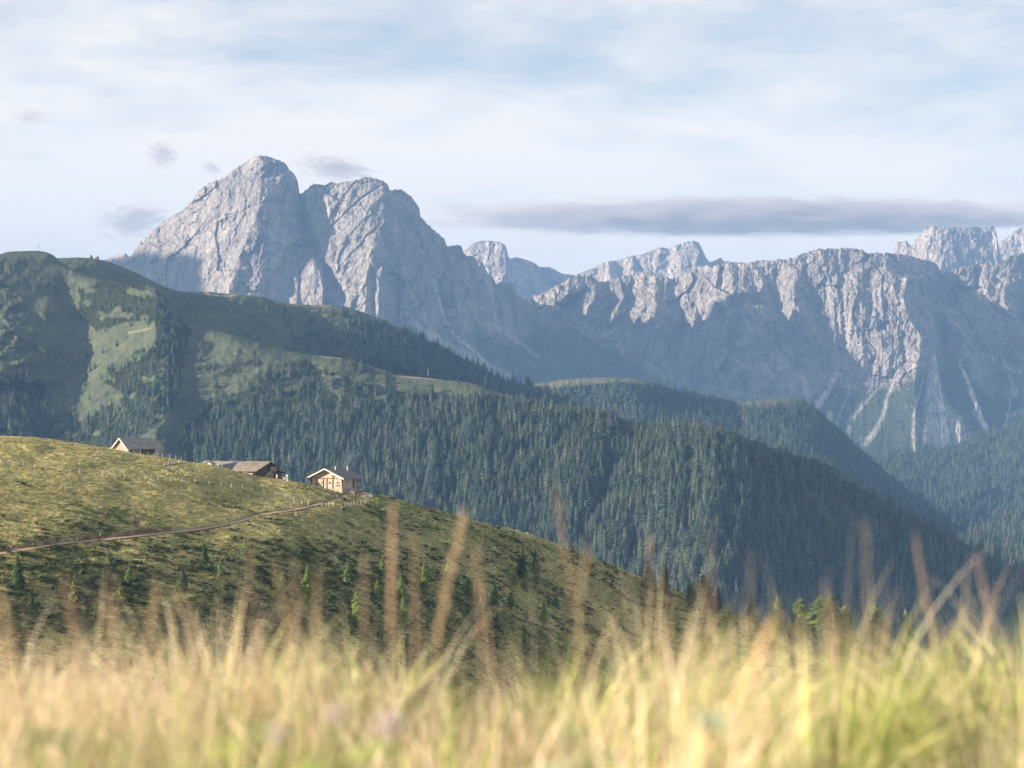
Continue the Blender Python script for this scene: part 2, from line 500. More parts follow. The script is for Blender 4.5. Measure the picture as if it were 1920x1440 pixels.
SCREE = [   # runnels of pale scree: points, half width px, strength
    (c8([(1296, 775), (1304, 830), (1312, 900), (1326, 980), (1340, 1050), (1350, 1120), (1356, 1180), (1352, 1250)]), 13, 1.0),
    (c8([(1352, 1190), (1350, 1262)]), 13, 1.0),
    (c8([(1290, 850), (1286, 950), (1290, 1060), (1300, 1200)]), 20, 0.62),
    (c8([(1300, 900), (1350, 1040), (1400, 1120), (1455, 1210)]), 19, 0.55),
    (c8([(1430, 780), (1450, 840), (1480, 900), (1510, 990), (1540, 1060), (1552, 1110), (1575, 1150), (1592, 1192)]), 7, 0.95),
    (c8([(784, 838), (760, 890), (730, 950), (700, 990), (670, 1042)]), 9, 0.8),
    (c8([(1092, 895), (1066, 950), (1046, 1000), (1030, 1070), (1008, 1130), (975, 1190), (930, 1240)]), 7, 0.5),
    (c8([(1010, 930), (940, 1010), (900, 1060), (860, 1110), (834, 1180)]), 5.5, 0.42),
    (c8([(1242, 895), (1225, 960), (1206, 1020), (1190, 1090), (1186, 1180), (1190, 1280)]), 4.5, 0.5),
    (c8([(846, 945), (815, 1030), (785, 1100), (775, 1140)]), 3, 0.5),
    (c8([(1190, 760), (1120, 800), (1060, 830)]), 6, 0.4),
    (c8([(1712, 1000), (1704, 1070), (1690, 1120), (1678, 1160)]), 4, 0.6),
    (c8([(1720, 915), (1738, 965)]), 9, 0.5),
    (c8([(1710, 1095), (1740, 1085), (1790, 1065)]), 9, 0.5),
    (c8([(1540, 720), (1590, 770), (1660, 810), (1730, 845), (1800, 870)]), 9, 0.35),
    (q2([(930, 770), (960, 850), (985, 960), (1030, 1080), (1110, 1160), (1190, 1220), (1260, 1290), (1330, 1370), (1420, 1420)]), 6, 0.7),
    (q2([(800, 1040), (870, 1100), (980, 1180), (1110, 1250), (1250, 1330), (1400, 1410)]), 16, 0.5),
    (q2([(1180, 940), (1240, 990), (1300, 1050), (1400, 1110), (1480, 1170)]), 6, 0.4),
    (q2([(1330, 1010), (1360, 1060), (1420, 1120)]), 4, 0.5),
    (q2([(730, 925), (800, 965)]), 3, 0.4),
    (c7([(235, 690), (290, 760), (350, 820), (430, 870), (480, 920), (530, 955)]), 5, 0.4),
    (c7([(945, 640), (905, 720), (890, 790), (880, 830)]), 4, 0.4),
    (c7([(1065, 745), (1020, 790), (960, 815), (910, 840)]), 5, 0.45),
    (c7([(990, 600), (930, 640), (860, 630)]), 6, 0.3),
    (c8([(560, 700), (600, 760), (620, 830), (600, 900), (620, 1000)]), 10, 0.3),
]
VEGP = [c7([(640, 600), (720, 545), (860, 500), (800, 600), (700, 640)]), ]


def massif_R(px, py):
    """how far the rock stands out towards the viewer, metres"""
    wx = px + 3.5 * fbm(px / 34, py / 34, 2, 21) + 1.4 * facets(px / 9, py / 14, 22)
    wy = py + 5 * fbm(px / 40, py / 40, 2, 23)
    R = np.zeros(px.shape)
    for pts, wl, wr in SPURS:
        a = np.array(pts, float); o = np.argsort(a[:, 1])
        xs = np.interp(wy, a[o, 1], a[o, 0]); h = np.interp(wy, a[o, 1], a[o, 2])
        fade = np.clip((wy - a[o[0], 1] + 10) / 12, 0, 1)
        if a[o[-1], 1] < 560: fade = fade * np.clip((a[o[-1], 1] + 16 - wy) / 16, 0, 1)
        dx = wx - xs
        prof = np.where(dx < 0, 1 + dx / wl, 1 - dx / wr)
        R = np.maximum(R, h * fade * np.clip(prof, 0, 1))
    for pts, hw in CARVES:
        d, fr = segdist(wx, wy, pts)
        dep = np.interp(fr * (len(pts) - 1), np.arange(len(pts)), [p[2] for p in pts])
        R = R - dep * np.clip(1 - d / hw, 0, 1)
    return R


def massif_depth(px, py):
    top = np.interp(px, M_px, M_topv); cl = ip(px, M_cl); D = ip(px, M_D)
    clw = cl + 5 * fbm(px / 60, px * 0, 2, 31)
    mpp = D / F
    v1 = np.clip(np.minimum(py, clw) - top, 0, None); v2 = np.clip(py - clw, 0, None)
    d = D - mpp * (0.50 * v1 + 1.75 * v2)
    k = np.clip(1 - (py - clw) / 45, 0.10, 1)                 # cliffs are rough, aprons are smooth
    R = massif_R(px, py)
    apr = 0.55 + 0.45 * np.clip(1 - (py - clw) / 120, 0, 1)
    d = d - R * apr
    # buttresses, chimneys and broken rock, self-similar from 100 m down to a few metres
    ang = np.where(px < 800, 0.42, 0.16) + 0.16 * fbm(px / 130, py / 130, 2, 40)
    wx = px + 7 * fbm(px / 60, py / 60, 2, 45, .5); wy = py + 7 * fbm(px / 50, py / 50, 4, 47, .55)
    xr = wx + ang * (wy - 500); yr = wy - 0.3 * wx
    rib = 13 * ridged(xr / 74, yr / 150, 4, 41, 0.5, 2.1)
    blk = 13 * fbm(px / 52, py / 40, 5, 44, 0.5)
    strat = 1.3 * fbm((px - py * .3) / 70, (py + np.where(px < 800, 0.35, 0.10) * px) / 6.0, 3, 43)
    fine = 2.6 * ridged(xr / 6.5, yr / 11, 3, 46)

    def saw(u):
        f = u - np.floor(u)
        return np.where(f < 0.72, f / 0.72, (1 - f) / 0.28)
    am = np.clip(0.55 + 1.3 * fbm(px / 70, py / 90, 3, 54), 0, 1.2)
    am2 = np.clip(0.5 + 1.4 * fbm(px / 34, py / 44, 3, 55), 0, 1.2)
    xf = px + ang * (py - 500) + 4 * fbm(px / 26, py / 26, 3, 67); yf = py - 0.3 * px + 4 * fbm(px / 24, py / 24, 3, 68)
    fine = fine + 9.0 * facets(xf / 30, yf / 44, 58, 1.0, .55) + 4.2 * facets(xf / 12, yf / 17, 59, 1.0, .6) + 1.3 * facets(xf / 5, yf / 6.5, 60, 1.0, .6)
    fine = fine + 15 * facets(xf / 66, yf / 95, 65, 1.0, .5)
    fine = fine + 13 * am * saw(xf / 47 + 0.6 * fbm(px / 60, py / 110, 2, 56)) + 4.5 * am2 * saw(xf / 18 + 0.6 * fbm(px / 30, py / 60, 2, 57))
    g = np.where(px > 1020, 1.0, 0.85)
    d = d - k * g * (rib + strat + blk + fine)
    # buttressed apron foot below the cliffs
    d = d - (1 - k) * (16 * fbm(px / 50, py / 60, 5, 51, .55) + 5.0 * ridged((px + 12 * fbm(px / 40, py / 40, 2, 53)) / 26, py / 90, 3, 52))
    # round off the crest
    d = d + 9 * np.exp(-np.clip(py - top, 0, None) / 3.0)
    return d


def massif_attr(px, py, D):
    cl = ip(px, M_cl) + 16 * fbm(px / 22, py / 30, 4, 61)
    veg = np.clip((py - cl - 6) / 26, 0, 1)
    veg = veg * np.where(px < 1000, np.clip((px - 820) / 90, 0.25, 0.95), 0.95)
    for p in VEGP: veg = np.maximum(veg, inpoly(px, py, p) * 0.9)
    sc = np.zeros(px.shape)
    wx = px + 2.4 * fbm(px / 9, py / 12, 3, 62); wy = py + 2 * fbm(px / 9, py / 12, 3, 63)
    for pts, hw, st in SCREE:
        d, fr = segdist(wx, wy, pts)
        h = hw * (0.5 + 0.7 * fr)
        brk = np.clip(0.75 + 1.2 * fbm(px / 4, py / 16, 3, 64), 0, 1)
        sc = np.maximum(sc, st * brk * np.clip((h - d) / (0.55 * h + 0.8) , 0, 1))
    return {'veg': veg, 'scree': sc}


rows = np.concatenate([np.linspace(0, 0.10, 60)[:-1], np.linspace(0.10, 1, 430)])
o = relief_sheet('mountain', M_px, rows, M_topv, np.full(M_px.shape, 1010.0), massif_depth, M_rock, massif_attr, back=(1.1, 8, 40.0))
tag(o, kind='structure')

# ------------------------------------------------------------------ far peaks
def far_peak(pts, D, spurs, seed, bottom, ribs=1.0):
    px = np.linspace(pts[0][0], pts[-1][0], max(60, int((pts[-1][0] - pts[0][0]) * 0.9)))
    top = ip(px, pts) + 1.2 * ridged(px / 9, px * 0 + seed, 3, seed)
    mpp = D / F

    def dep(PX, PY):
        tp = np.interp(PX, px, top)
        v = PY - tp
        R = np.zeros(PX.shape)
        wx = PX + 3 * fbm(PX / 20, PY / 20, 3, seed + 3)
        for sp, wl, wr in spurs:
            a = np.array(sp, float)
            xs = np.interp(PY, a[:, 1], a[:, 0]); h = np.interp(PY, a[:, 1], a[:, 2])
            dx = wx - xs
            R = np.maximum(R, h * np.clip(np.where(dx < 0, 1 + dx / wl, 1 - dx / wr), 0, 1))
        d = D - mpp * 0.5 * v - R
        qx = PX + 6 * fbm(PX / 22, PY / 22, 3, seed + 8)
        d -= ribs * (26 * ridged((qx + 0.2 * PY) / 36, PY / 80, 5, seed + 5, .5) + 14 * fbm(PX / 22, PY / 18, 5, seed + 7, .58) + 9 * facets(qx / 15, PY / 24, seed + 9) + 4 * facets(qx / 6, PY / 9, seed + 10))
        return d + 9 * np.exp(-np.clip(v, 0, None) / 3.0)

    def at(PX, PY, Dd): return {'veg': PX * 0, 'scree': PX * 0}
    o = relief_sheet('mountain', px, np.linspace(0, 1, 150), top, np.full(px.shape, float(bottom)), dep, M_rock_far, at, back=(1.2, 6, 50.0))
    return tag(o, kind='structure')


far_peak(c7([(-60, 300), (30, 245), (60, 230), (90, 200), (130, 185), (200, 180), (270, 188), (310, 210), (323, 250), (330, 282), (345, 302), (380, 290), (440, 305),
             (500, 325), (540, 356), (600, 355), (640, 372), (690, 400), (740, 405), (800, 420), (900, 470)]), 9000,
         [([(948, 450, 90), (950, 500, 130), (948, 560, 150)], 120, 190), ([(1012, 500, 60), (1020, 560, 90)], 20, 70)], 210, 600, 0.8)
far_peak(c7([(700, 440), (780, 405), (830, 390), (900, 360), (960, 330), (1000, 318), (1060, 310), (1100, 300), (1150, 281), (1210, 275), (1290, 245), (1330, 228), (1370, 224), (1400, 236),
             (1450, 210), (1510, 190), (1570, 181), (1600, 190), (1620, 230), (1650, 292), (1670, 322), (1690, 318), (1720, 305), (1745, 291), (1770, 316), (1850, 340), (1950, 380)]), 9200,
         [([(1308, 450, 80), (1318, 520, 130)], 150, 26), ([(1246, 465, 40), (1250, 520, 70)], 26, 12), ([(1186, 480, 40), (1190, 530, 70)], 26, 12), ([(1140, 492, 40), (1146, 530, 60)], 24, 14),
          ([(1218, 476, 40), (1222, 520, 60)], 16, 10)], 230, 570, 0.75)
far_peak(c8([(1020, 260), (1075, 230), (1092, 165), (1100, 150), (1128, 152), (1150, 144), (1165, 165), (1180, 172), (1200, 140), (1228, 112), (1240, 92), (1250, 74), (1268, 80), (1290, 64), (1320, 72), (1340, 74),
             (1400, 71), (1480, 76), (1520, 70), (1556, 76), (1590, 72), (1622, 64), (1640, 120), (1652, 190), (1662, 240), (1700, 300)]), 8700,
         [([(1764, 420, 110), (1764, 500, 150)], 110, 190), ([(1868, 422, 60), (1872, 460, 110), (1876, 520, 120)], 26, 14), ([(1704, 450, 50), (1708, 500, 70)], 20, 14)], 250, 560, 0.55)
far_peak(c8([(1600, 260), (1650, 155), (1690, 132), (1720, 105), (1745, 90), (1786, 68), (1850, 60), (1950, 90), (2050, 160)]), 9400,
         [([(1860, 450, 60), (1850, 520, 90)], 20, 220)], 270, 560, 0.7)
# ------------------------------------------------------------------ forested hills
C1_top = c5([(-700, 330), (-300, 235), (0, 170), (25, 161), (50, 155), (130, 152), (200, 150), (240, 154), (265, 160), (300, 176), (335, 205), (380, 238), (440, 270), (480, 286), (520, 299),
             (600, 316), (700, 334), (760, 341), (830, 344), (875, 358), (910, 390), (950, 428), (1000, 498), (1050, 556), (1100, 570), (1150, 580), (1230, 600), (1300, 620), (1380, 642),
             (1450, 660), (1600, 708), (1750, 735), (1850, 745), (1915, 752)]) \
    + cA([(60, 110), (130, 130), (200, 150), (250, 160), (300, 186), (360, 194), (440, 200), (570, 216), (650, 222), (760, 240), (880, 285), (1000, 315), (1200, 352), (1330, 368), (1450, 395),
          (1560, 425), (1600, 445), (1660, 455), (1740, 453), (1800, 448), (1860, 445), (1920, 452)]) \
    + cB([(30, 96), (100, 98), (200, 132), (330, 168), (420, 212), (520, 242), (640, 282), (760, 322), (900, 382), (1010, 442), (1100, 492), (1200, 572), (1300, 622), (1400, 682), (1500, 732),
          (1600, 782), (1700, 832), (1800, 882), (1920, 932), (2100, 1010), (2400, 1140)])
C1_px = np.linspace(-230, 2080, 1250)
C1_topv = ip(C1_px, C1_top) + 0.8 * fbm(C1_px / 12, C1_px * 0, 3, 71)
C1_D = [(-230, 2640), (70, 2560), (200, 2470), (310, 2420), (600, 2360), (900, 2300), (1200, 2240), (1330, 2200), (1600, 2260), (1920, 2360), (2080, 2420)]
C1_S = [(-230, 0.66), (300, 0.62), (700, 0.52), (1100, 0.54), (1400, 0.58), (2080, 0.58)]
NOSE = [(700, 1230), (805, 1345), (850, 1385), (900, 1425), (960, 1485), (1000, 1570), (1040, 1680), (1080, 1800), (1140, 1990)]
GULLY = [([(832, 770), (846, 830), (852, 880), (850, 960)], 36, 13), ([(1188, 786), (1170, 840), (1150, 890), (1125, 950), (1092, 1010)], 38, 15),
         ([(345, 640), (355, 720), (340, 800)], 26, 3), ([(1010, 880), (1000, 960), (985, 1040)], 26, 12), ([(1290, 860), (1290, 960), (1260, 1060)], 34, 12)]


BOWL_X = np.arange(-420, 560, 4.0)
_k = np.exp(-(np.arange(-24, 25) / 5.0) ** 2); _k /= _k.sum()
BOWL_Y = np.convolve(np.pad(np.interp(BOWL_X, [-330, -170, 0, 60, 190, 290, 420], [160, 118, 0, 20, 84, 98, 104]), 24, 'edge'), _k, 'valid')


def C1_R(px, py):
    wx = px + 9 * fbm(px / 60, py / 60, 3, 72)
    vb = np.interp(py, [470, 540, 590, 633, 680, 713, 740, 775, 820], [95, 117, 150, 160, 148, 136, 108, 118, 100])
    vb = vb + 11 * fbm(py / 26, py * 0 + 2.2, 4, 77)
    q = wx - vb
    left = np.interp(q, BOWL_X, BOWL_Y) + np.clip((-q - 50) / 70, 0, 1) * (20 * fbm(px / 70, py / 30, 4, 78, .6) + 5 * ridged(px / 30, py / 22, 3, 79))
    rest = np.interp(wx, [0, 520, 700, 850, 1000, 1180, 1330, 2080], [100, 100, 104, 112, 124, 146, 160, 160])
    k = np.clip((wx - 380) / 160, 0, 1)
    R = left * (1 - k) + rest * k
    xs = ip(py, NOSE)
    R = R - 0.62 * 0.52 * np.clip(wx - xs, 0, None)
    for pts, hw, dep in GULLY:
        d, fr = segdist(wx, py, pts)
        end = np.clip((py - pts[0][1]) / 40, 0, 1) if py is not None else 1
        R = R - dep * end * np.clip(1 - d / hw, 0, 1) ** 1.2
    return R


def C1_depth(px, py):
    top = np.interp(px, C1_px, C1_topv)
    d = slope_depth(py, top, ip(px, C1_D), ip(px, C1_S)) - C1_R(px, py)
    d = d - (14 * fbm(px / 110, py / 80, 4, 73) + 3.0 * ridged((px + 0.4 * py) / 46, py / 60, 3, 74) + 1.2 * fbm(px / 9, py / 7, 3, 75))
    return d + 26 * np.exp(-np.clip(py - top, 0, None) / 6.0)


FP = [([(338, 862), (345, 800), (400, 755), (440, 726), (500, 690), (560, 672), (620, 700), (700, 722), (770, 738), (850, 740), (930, 742), (1000, 744), (1180, 788), (1230, 792), (1330, 806), (1500, 857), (1700, 963),
        (1920, 1072), (2080, 1160), (2080, 1290), (700, 1290), (338, 930)], 1.0),
      ([(290, 592), (330, 582), (356, 620), (348, 680), (335, 740), (306, 790), (240, 835), (60, 852), (60, 830), (150, 795), (232, 742), (195, 715), (235, 690), (250, 660), (300, 640)], 0.85),
      ([(148, 545), (190, 527), (270, 537), (322, 560), (300, 600), (250, 602), (180, 620), (150, 592)], 0.62),
      ([(0, 700), (62, 700), (92, 740), (104, 790), (60, 850), (0, 850)], 0.7), ([(-230, 640), (-20, 700), (0, 860), (-230, 900)], 0.8),
      ([(140, 500), (165, 560), (186, 600), (190, 660), (170, 720), (130, 800), (100, 800), (136, 720), (150, 640), (136, 590), (120, 540)], 0.13), ([(200, 690), (215, 680), (222, 710), (204, 722)], 0.8), ([(385, 690), (480, 672), (500, 684), (400, 712)], 0.45), ([(660, 672), (700, 690), (720, 706), (660, 700)], 0.5), ([(380, 640), (402, 640), (402, 668), (382, 668)], 0.5)]


def C1_density(px, py):
    top = np.interp(px, C1_px, C1_topv)
    w_ = px + 8 * fbm(px / 40, py / 40, 3, 121); z_ = py + 6 * fbm(px / 30, py / 30, 3, 122)
    d = np.where((py > 560) & (px > 180), 0.05, 0.004)
    for poly, v in FP:
        m = inpoly(w_, z_, poly)
        d = np.maximum(d, m * v * (0.25 + 0.75 * (perlin(px / 26, py / 20, 123) > -0.28)))
    big = inpoly(w_, z_, FP[0][0])
    d = np.where(big & (px < 1000) & (py < 760 - (px - 700) * .05), d * 0.55, d)
    d = np.where(big & (px < 560) & (py < 800), d * 0.75, d)
    for pts, hw, dep in GULLY[:2]:
        ds, fr = segdist(w_, z_, pts)
        gx_ = np.interp(z_, [q[1] for q in pts], [q[0] for q in pts]); d = np.where((ds < hw * 0.8) & (fr > 0.02) & (w_ < gx_ + 2), d * 0.3, d)
    d = np.where(py < top + 2, 0, d)
    # clearings
    d = np.where(inpoly(w_, z_, [(640, 700), (690, 698), (830, 706), (930, 716), (920, 732), (760, 728)]), 0.05, d)
    return d



def C1_attr(px, py, D):
    b = np.zeros(px.shape)
    for pts, hw, st in [(cA([(290, 196), (330, 198), (440, 205), (560, 214)]), 2.0, 0.9), (c5([(720, 612), (790, 600), (850, 585)]), 2.2, 0.5),
                        (c5([(1810, 745), (1920, 757)]), 1.6, 0.8)]:
        d, fr = segdist(px, py, pts)
        b = np.maximum(b, st * np.clip((hw - d) / 1.2, 0, 1))
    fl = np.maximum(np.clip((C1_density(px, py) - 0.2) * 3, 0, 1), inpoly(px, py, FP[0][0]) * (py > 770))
    return {'bare': b, 'floor': fl}


rows = np.concatenate([np.linspace(0, 0.08, 30)[:-1], np.linspace(0.08, 1, 330)])
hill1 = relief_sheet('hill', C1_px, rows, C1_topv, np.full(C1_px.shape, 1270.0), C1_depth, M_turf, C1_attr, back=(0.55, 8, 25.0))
tag(hill1, kind='structure')

C2_top = c5([(240, 200), (330, 192), (380, 190), (430, 188), (480, 190), (540, 195), (620, 215), (700, 245), (800, 290), (900, 340), (950, 362), (1000, 376), (1080, 384), (1130, 380), (1180, 382),
             (1240, 390), (1300, 393), (1400, 400), (1480, 410), (1550, 434), (1640, 448), (1750, 455), (1850, 456), (1920, 460)]) \
    + q2([(370, 945), (430, 960), (500, 985), (560, 1010), (620, 1030), (680, 1060), (760, 1090), (820, 1120), (900, 1160), (960, 1180), (1030, 1220), (1100, 1260), (1180, 1300), (1260, 1345),
          (1330, 1385), (1400, 1410)]) + cA([(1010, 236), (1080, 246), (1150, 276), (1230, 310), (1300, 345), (1400, 382), (1600, 445), (1760, 500), (1950, 600)])
C2_px = np.linspace(70, 1290, 620)
C2_topv = ip(C2_px, C2_top)
C2_D = [(70, 2760), (300, 2780), (600, 2850), (900, 2800), (1290, 2700)]


def C2_depth(px, py):
    top = np.interp(px, C2_px, C2_topv)
    d = slope_depth(py, top, ip(px, C2_D), 0.60 + 0 * px) + 0.18 * (px - 600)
    d = d - (12 * fbm(px / 80, py / 60, 4, 83) + 5 * ridged((px + .5 * py) / 40, py / 50, 3, 84) + 1.4 * fbm(px / 8, py / 7, 3, 85))
    return d + 20 * np.exp(-np.clip(py - top, 0, None) / 5.0)


def C2_attr(px, py, D):
    b = np.zeros(px.shape)
    d, fr = segdist(px, py, c5([(1150, 385), (1190, 400), (1260, 404), (1330, 402)])); b = np.maximum(b, np.clip((2.0 - d), 0, 1))
    d, fr = segdist(px, py, c5([(1560, 438), (1700, 452), (1850, 455)])); b = np.maximum(b, 0.35 * np.clip((7 - d) / 4, 0, 1))
    return {'bare': b, 'floor': np.interp(px, [560, 680, 760], [0, .5, 1]) * np.clip((py - np.interp(px, C2_px, C2_topv) - 6) / 10, 0, 1)}


hill2 = relief_sheet('hill', C2_px, np.linspace(0, 1, 170), C2_topv, C2_topv + 190, C2_depth, M_turf, C2_attr, back=(0.6, 8, 25.0))
tag(hill2, kind='structure')

D1_top = cA([(700, 330), (900, 280), (1000, 252), (1060, 241), (1130, 231), (1250, 215), (1330, 208), (1400, 205), (1480, 203), (1560, 203), (1640, 207), (1700, 215), (1760, 232), (1850, 262), (1920, 285)]) \
    + c8([(100, 985), (160, 1000), (240, 1021), (300, 1012), (360, 1011), (410, 1009), (480, 1007), (560, 1010), (600, 1013), (640, 1036), (700, 1092), (780, 1152), (850, 1222), (950, 1312), (1050, 1402)]) \
    + cB([(1200, 422), (1300, 502), (1400, 562), (1480, 622), (1520, 682), (1570, 722), (1700, 840)])
D1_px = np.linspace(880, 1840, 480)
D1_topv = ip(D1_px, D1_top)


def D1_depth(px, py):
    top = np.interp(px, D1_px, D1_topv)
    d = slope_depth(py, top, 3650 + 0 * px, 0.58 + 0 * px)
    xs = np.interp(py, [700, 760, 1000], [1120, 1420, 1700])
    d = d + 0.50 * np.abs(px - xs) * 0.84 - 60 + np.clip(px - 1180, 0, 200) * 0.3
    # small alps: flat shelves on the crest
    d = d + 70 * np.exp(-np.clip(py - top, 0, None) / 9.0)
    return d - (16 * fbm(px / 80, py / 60, 4, 93) + 6 * ridged((px + .5 * py) / 40, py / 60, 3, 94))


def D1_attr(px, py, D):
    top = np.interp(px, D1_px, D1_topv)
    m = ((px > 985) & (px < 1240) & (py - top < 16 - np.abs(px - 1060) * .06)) | ((px > 1383) & (px < 1480) & (py - top < 15 - np.abs(px - 1430) * .12))
    return {'bare': m * 0.32 * np.clip(.6 + fbm(px / 9, py / 4, 3, 95), 0, 1), 'floor': 1.0 - m * np.clip(.75 + fbm(px / 12, py / 5, 3, 96), 0, 1)}


hill3 = relief_sheet('hill', D1_px, np.linspace(0, 1, 170), D1_topv, np.full(D1_px.shape, 1040.0) + 20, D1_depth, M_turf, D1_attr, back=(0.35, 8, 30.0))
tag(hill3, kind='structure')

E1_top = cB([(800, 345), (1000, 325), (1100, 310), (1130, 290), (1200, 270), (1300, 260), (1430, 246), (1550, 212), (1650, 182), (1750, 152), (1820, 122), (1920, 72), (2050, 10), (2250, -60)])
E1_px = np.linspace(1550, 2030, 240)
E1_topv = ip(E1_px, E1_top)


def E1_depth(px, py):
    top = np.interp(px, E1_px, E1_topv)
    d = slope_depth(py, top, 4900 + 0 * px, 0.36 + 0 * px)
    # a spur that runs down left, its far side in shade
    xs = np.interp(py, [840, 893, 920, 950, 1000], [2150, 1920, 1850, 1786, 1700])
    below = np.clip(px - xs, 0, None)
    return d + 0.9 * below - (24 * fbm(px / 60, py / 40, 4, 103) + 8 * ridged((px + py) / 40, py / 60, 3, 104))


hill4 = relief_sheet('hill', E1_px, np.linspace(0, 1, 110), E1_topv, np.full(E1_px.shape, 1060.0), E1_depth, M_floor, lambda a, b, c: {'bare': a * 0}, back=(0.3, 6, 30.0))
tag(hill4, kind='structure')

E2_top = cB([(1400, 830), (1500, 775), (1580, 742), (1650, 702), (1750, 652), (1850, 602), (1920, 572), (2050, 520), (2250, 470)])
E2_px = np.linspace(1745, 2030, 150)
E2_topv = ip(E2_px, E2_top)


def E2_depth(px, py):
    top = np.interp(px, E2_px, E2_topv)
    d = slope_depth(py, top, 3400 + 0 * px, 0.5 + 0 * px)
    return d - 0.22 * (px - 1800) - (14 * fbm(px / 50, py / 40, 4, 113) + 8 * ridged((px + py) / 40, py / 60, 3, 114)) + 30 * np.exp(-np.clip(py - top, 0, None) / 8)


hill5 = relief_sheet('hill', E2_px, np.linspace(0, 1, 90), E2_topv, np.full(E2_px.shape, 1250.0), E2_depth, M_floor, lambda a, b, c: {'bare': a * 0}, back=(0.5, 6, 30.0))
tag(hill5, kind='structure')

# ------------------------------------------------------------------ conifers of the hills
def conifer_material(name, c0, c1, dry=0.0):
    m, t = mat(name)
    rnd = t.n('ShaderNodeObjectInfo').outputs['Random']
    c = t.mix(rnd, c0, c1)
    n = t.noise(t.obj(), 9.0, 3, 0.6)
    c = t.mix(t.mapr(n, 0.35, 0.7, 0, 0.6), c, tuple(x * 1.7 for x in c1))
    t.surf(c, 0.85, spec=0.1, transl=0.12)
    return m


M_con_dark = conifer_material('dark_needles', (0.036, 0.068, 0.048), (0.078, 0.122, 0.086))
M_con_grey = conifer_material('grey_needles', (0.066, 0.094, 0.078), (0.125, 0.158, 0.128))
M_con_light = conifer_material('larch_needles', (0.088, 0.135, 0.072), (0.160, 0.210, 0.115))
M_con_lime = conifer_material('fresh_larch_needles', (0.115, 0.175, 0.040), (0.19, 0.25, 0.065))
M_con_dead = conifer_material('dead_twigs', (0.13, 0.105, 0.085), (0.21, 0.17, 0.14))
M_con_yel = conifer_material('yellowing_needles', (0.17, 0.17, 0.05), (0.24, 0.22, 0.08))
M_bark, t_ = mat('bark')
t_.surf(t_.mix(t_.noise(t_.obj(), 20, 4), (0.05, 0.04, 0.03), (0.15, 0.12, 0.09)), 0.95)


def conifer_arrays(seed, levels=15, nb=9, rad=0.17, base=0.04, shape=0.8, droop=0.35, ragged=0.35, sub=1, top_r=0.012):
    """crown of one conifer, height 1, as leaf-like branch sprays; returns verts, tris"""
    rs = np.random.RandomState(seed)
    V = []; T = []

    def tri(a, b, c):
        i = len(V); V.extend([a, b, c]); T.append((i, i + 1, i + 2))
    for L in range(levels):
        f = L / (levels - 1.0)
        h = base + (0.985 - base) * (f ** 0.92)
        r0 = top_r + rad * (1 - f) ** shape * (0.72 + 0.28 * min(1, f * 6 + 0.25))
        n = max(4, int(nb * (1 - 0.45 * f)))
        off = rs.rand() * 6.28
        for k in range(n):
            if rs.rand() < 0.08: continue
            a = off + 6.283 * (k + 0.7 * (rs.rand() - .5)) / n
            r = r0 * (1 - ragged + 2 * ragged * rs.rand() * 0.75)
            hh = h + (rs.rand() - .5) * 0.7 / levels
            dr = droop * r * (0.6 + 0.8 * rs.rand()) * (1.2 - 1.3 * f)
            ca, sa = math.cos(a), math.sin(a)
            wd = r * (0.30 + 0.22 * rs.rand()) + 0.006
            p0 = np.array([0, 0, hh + 0.02]); tip = np.array([ca * r, sa * r, hh - dr])
            mid = np.array([ca * r * .55, sa * r * .55, hh - dr * .30])
            sd = np.array([-sa, ca, 0])
            low = np.array([0, 0, -0.045 - 0.02 * rs.rand()]) * (1.15 - f)
            tri(p0, mid + sd * wd + low * .6, tip); tri(p0, tip, mid - sd * wd + low * .6)
            if sub:
                m2 = np.array([ca * r * .8, sa * r * .8, hh - dr * .6])
                tri(mid, m2 + sd * wd * .7 + low, tip + low * .6); tri(mid, tip + low * .6, m2 - sd * wd * .7 + low)
            if sub > 1:
                for q in range(3):
                    g = 0.3 + 0.6 * rs.rand(); s_ = rs.choice([-1, 1])
                    b0 = p0 * (1 - g) + tip * g
                    e = b0 + sd * s_ * wd * (0.7 + .6 * rs.rand()) + np.array([ca, sa, 0]) * r * 0.22 + low * (0.3 + rs.rand())
                    tri(b0, e, b0 + np.array([ca, sa, 0]) * r * .16 + low * .4)
    tri(np.array([0.012, 0, 0.88]), np.array([-0.012, 0.008, 0.88]), np.array([0, 0, 1.0])); tri(np.array([0, 0.012, 0.88]), np.array([0.004, -0.012, 0.88]), np.array([0, 0, 1.0]))
    return np.array(V), np.array(T)


def trunk_arrays(h=0.9, r=0.014, n=6):
    a = np.arange(n) * 6.283 / n
    lo = np.stack([np.cos(a) * r, np.sin(a) * r, a * 0 - 0.03], 1); hi = np.stack([np.cos(a) * r * .2, np.sin(a) * r * .2, a * 0 + h], 1)
    q = [(i, (i + 1) % n, n + (i + 1) % n, n + i) for i in range(n)]
    return np.concatenate([lo, hi]), q


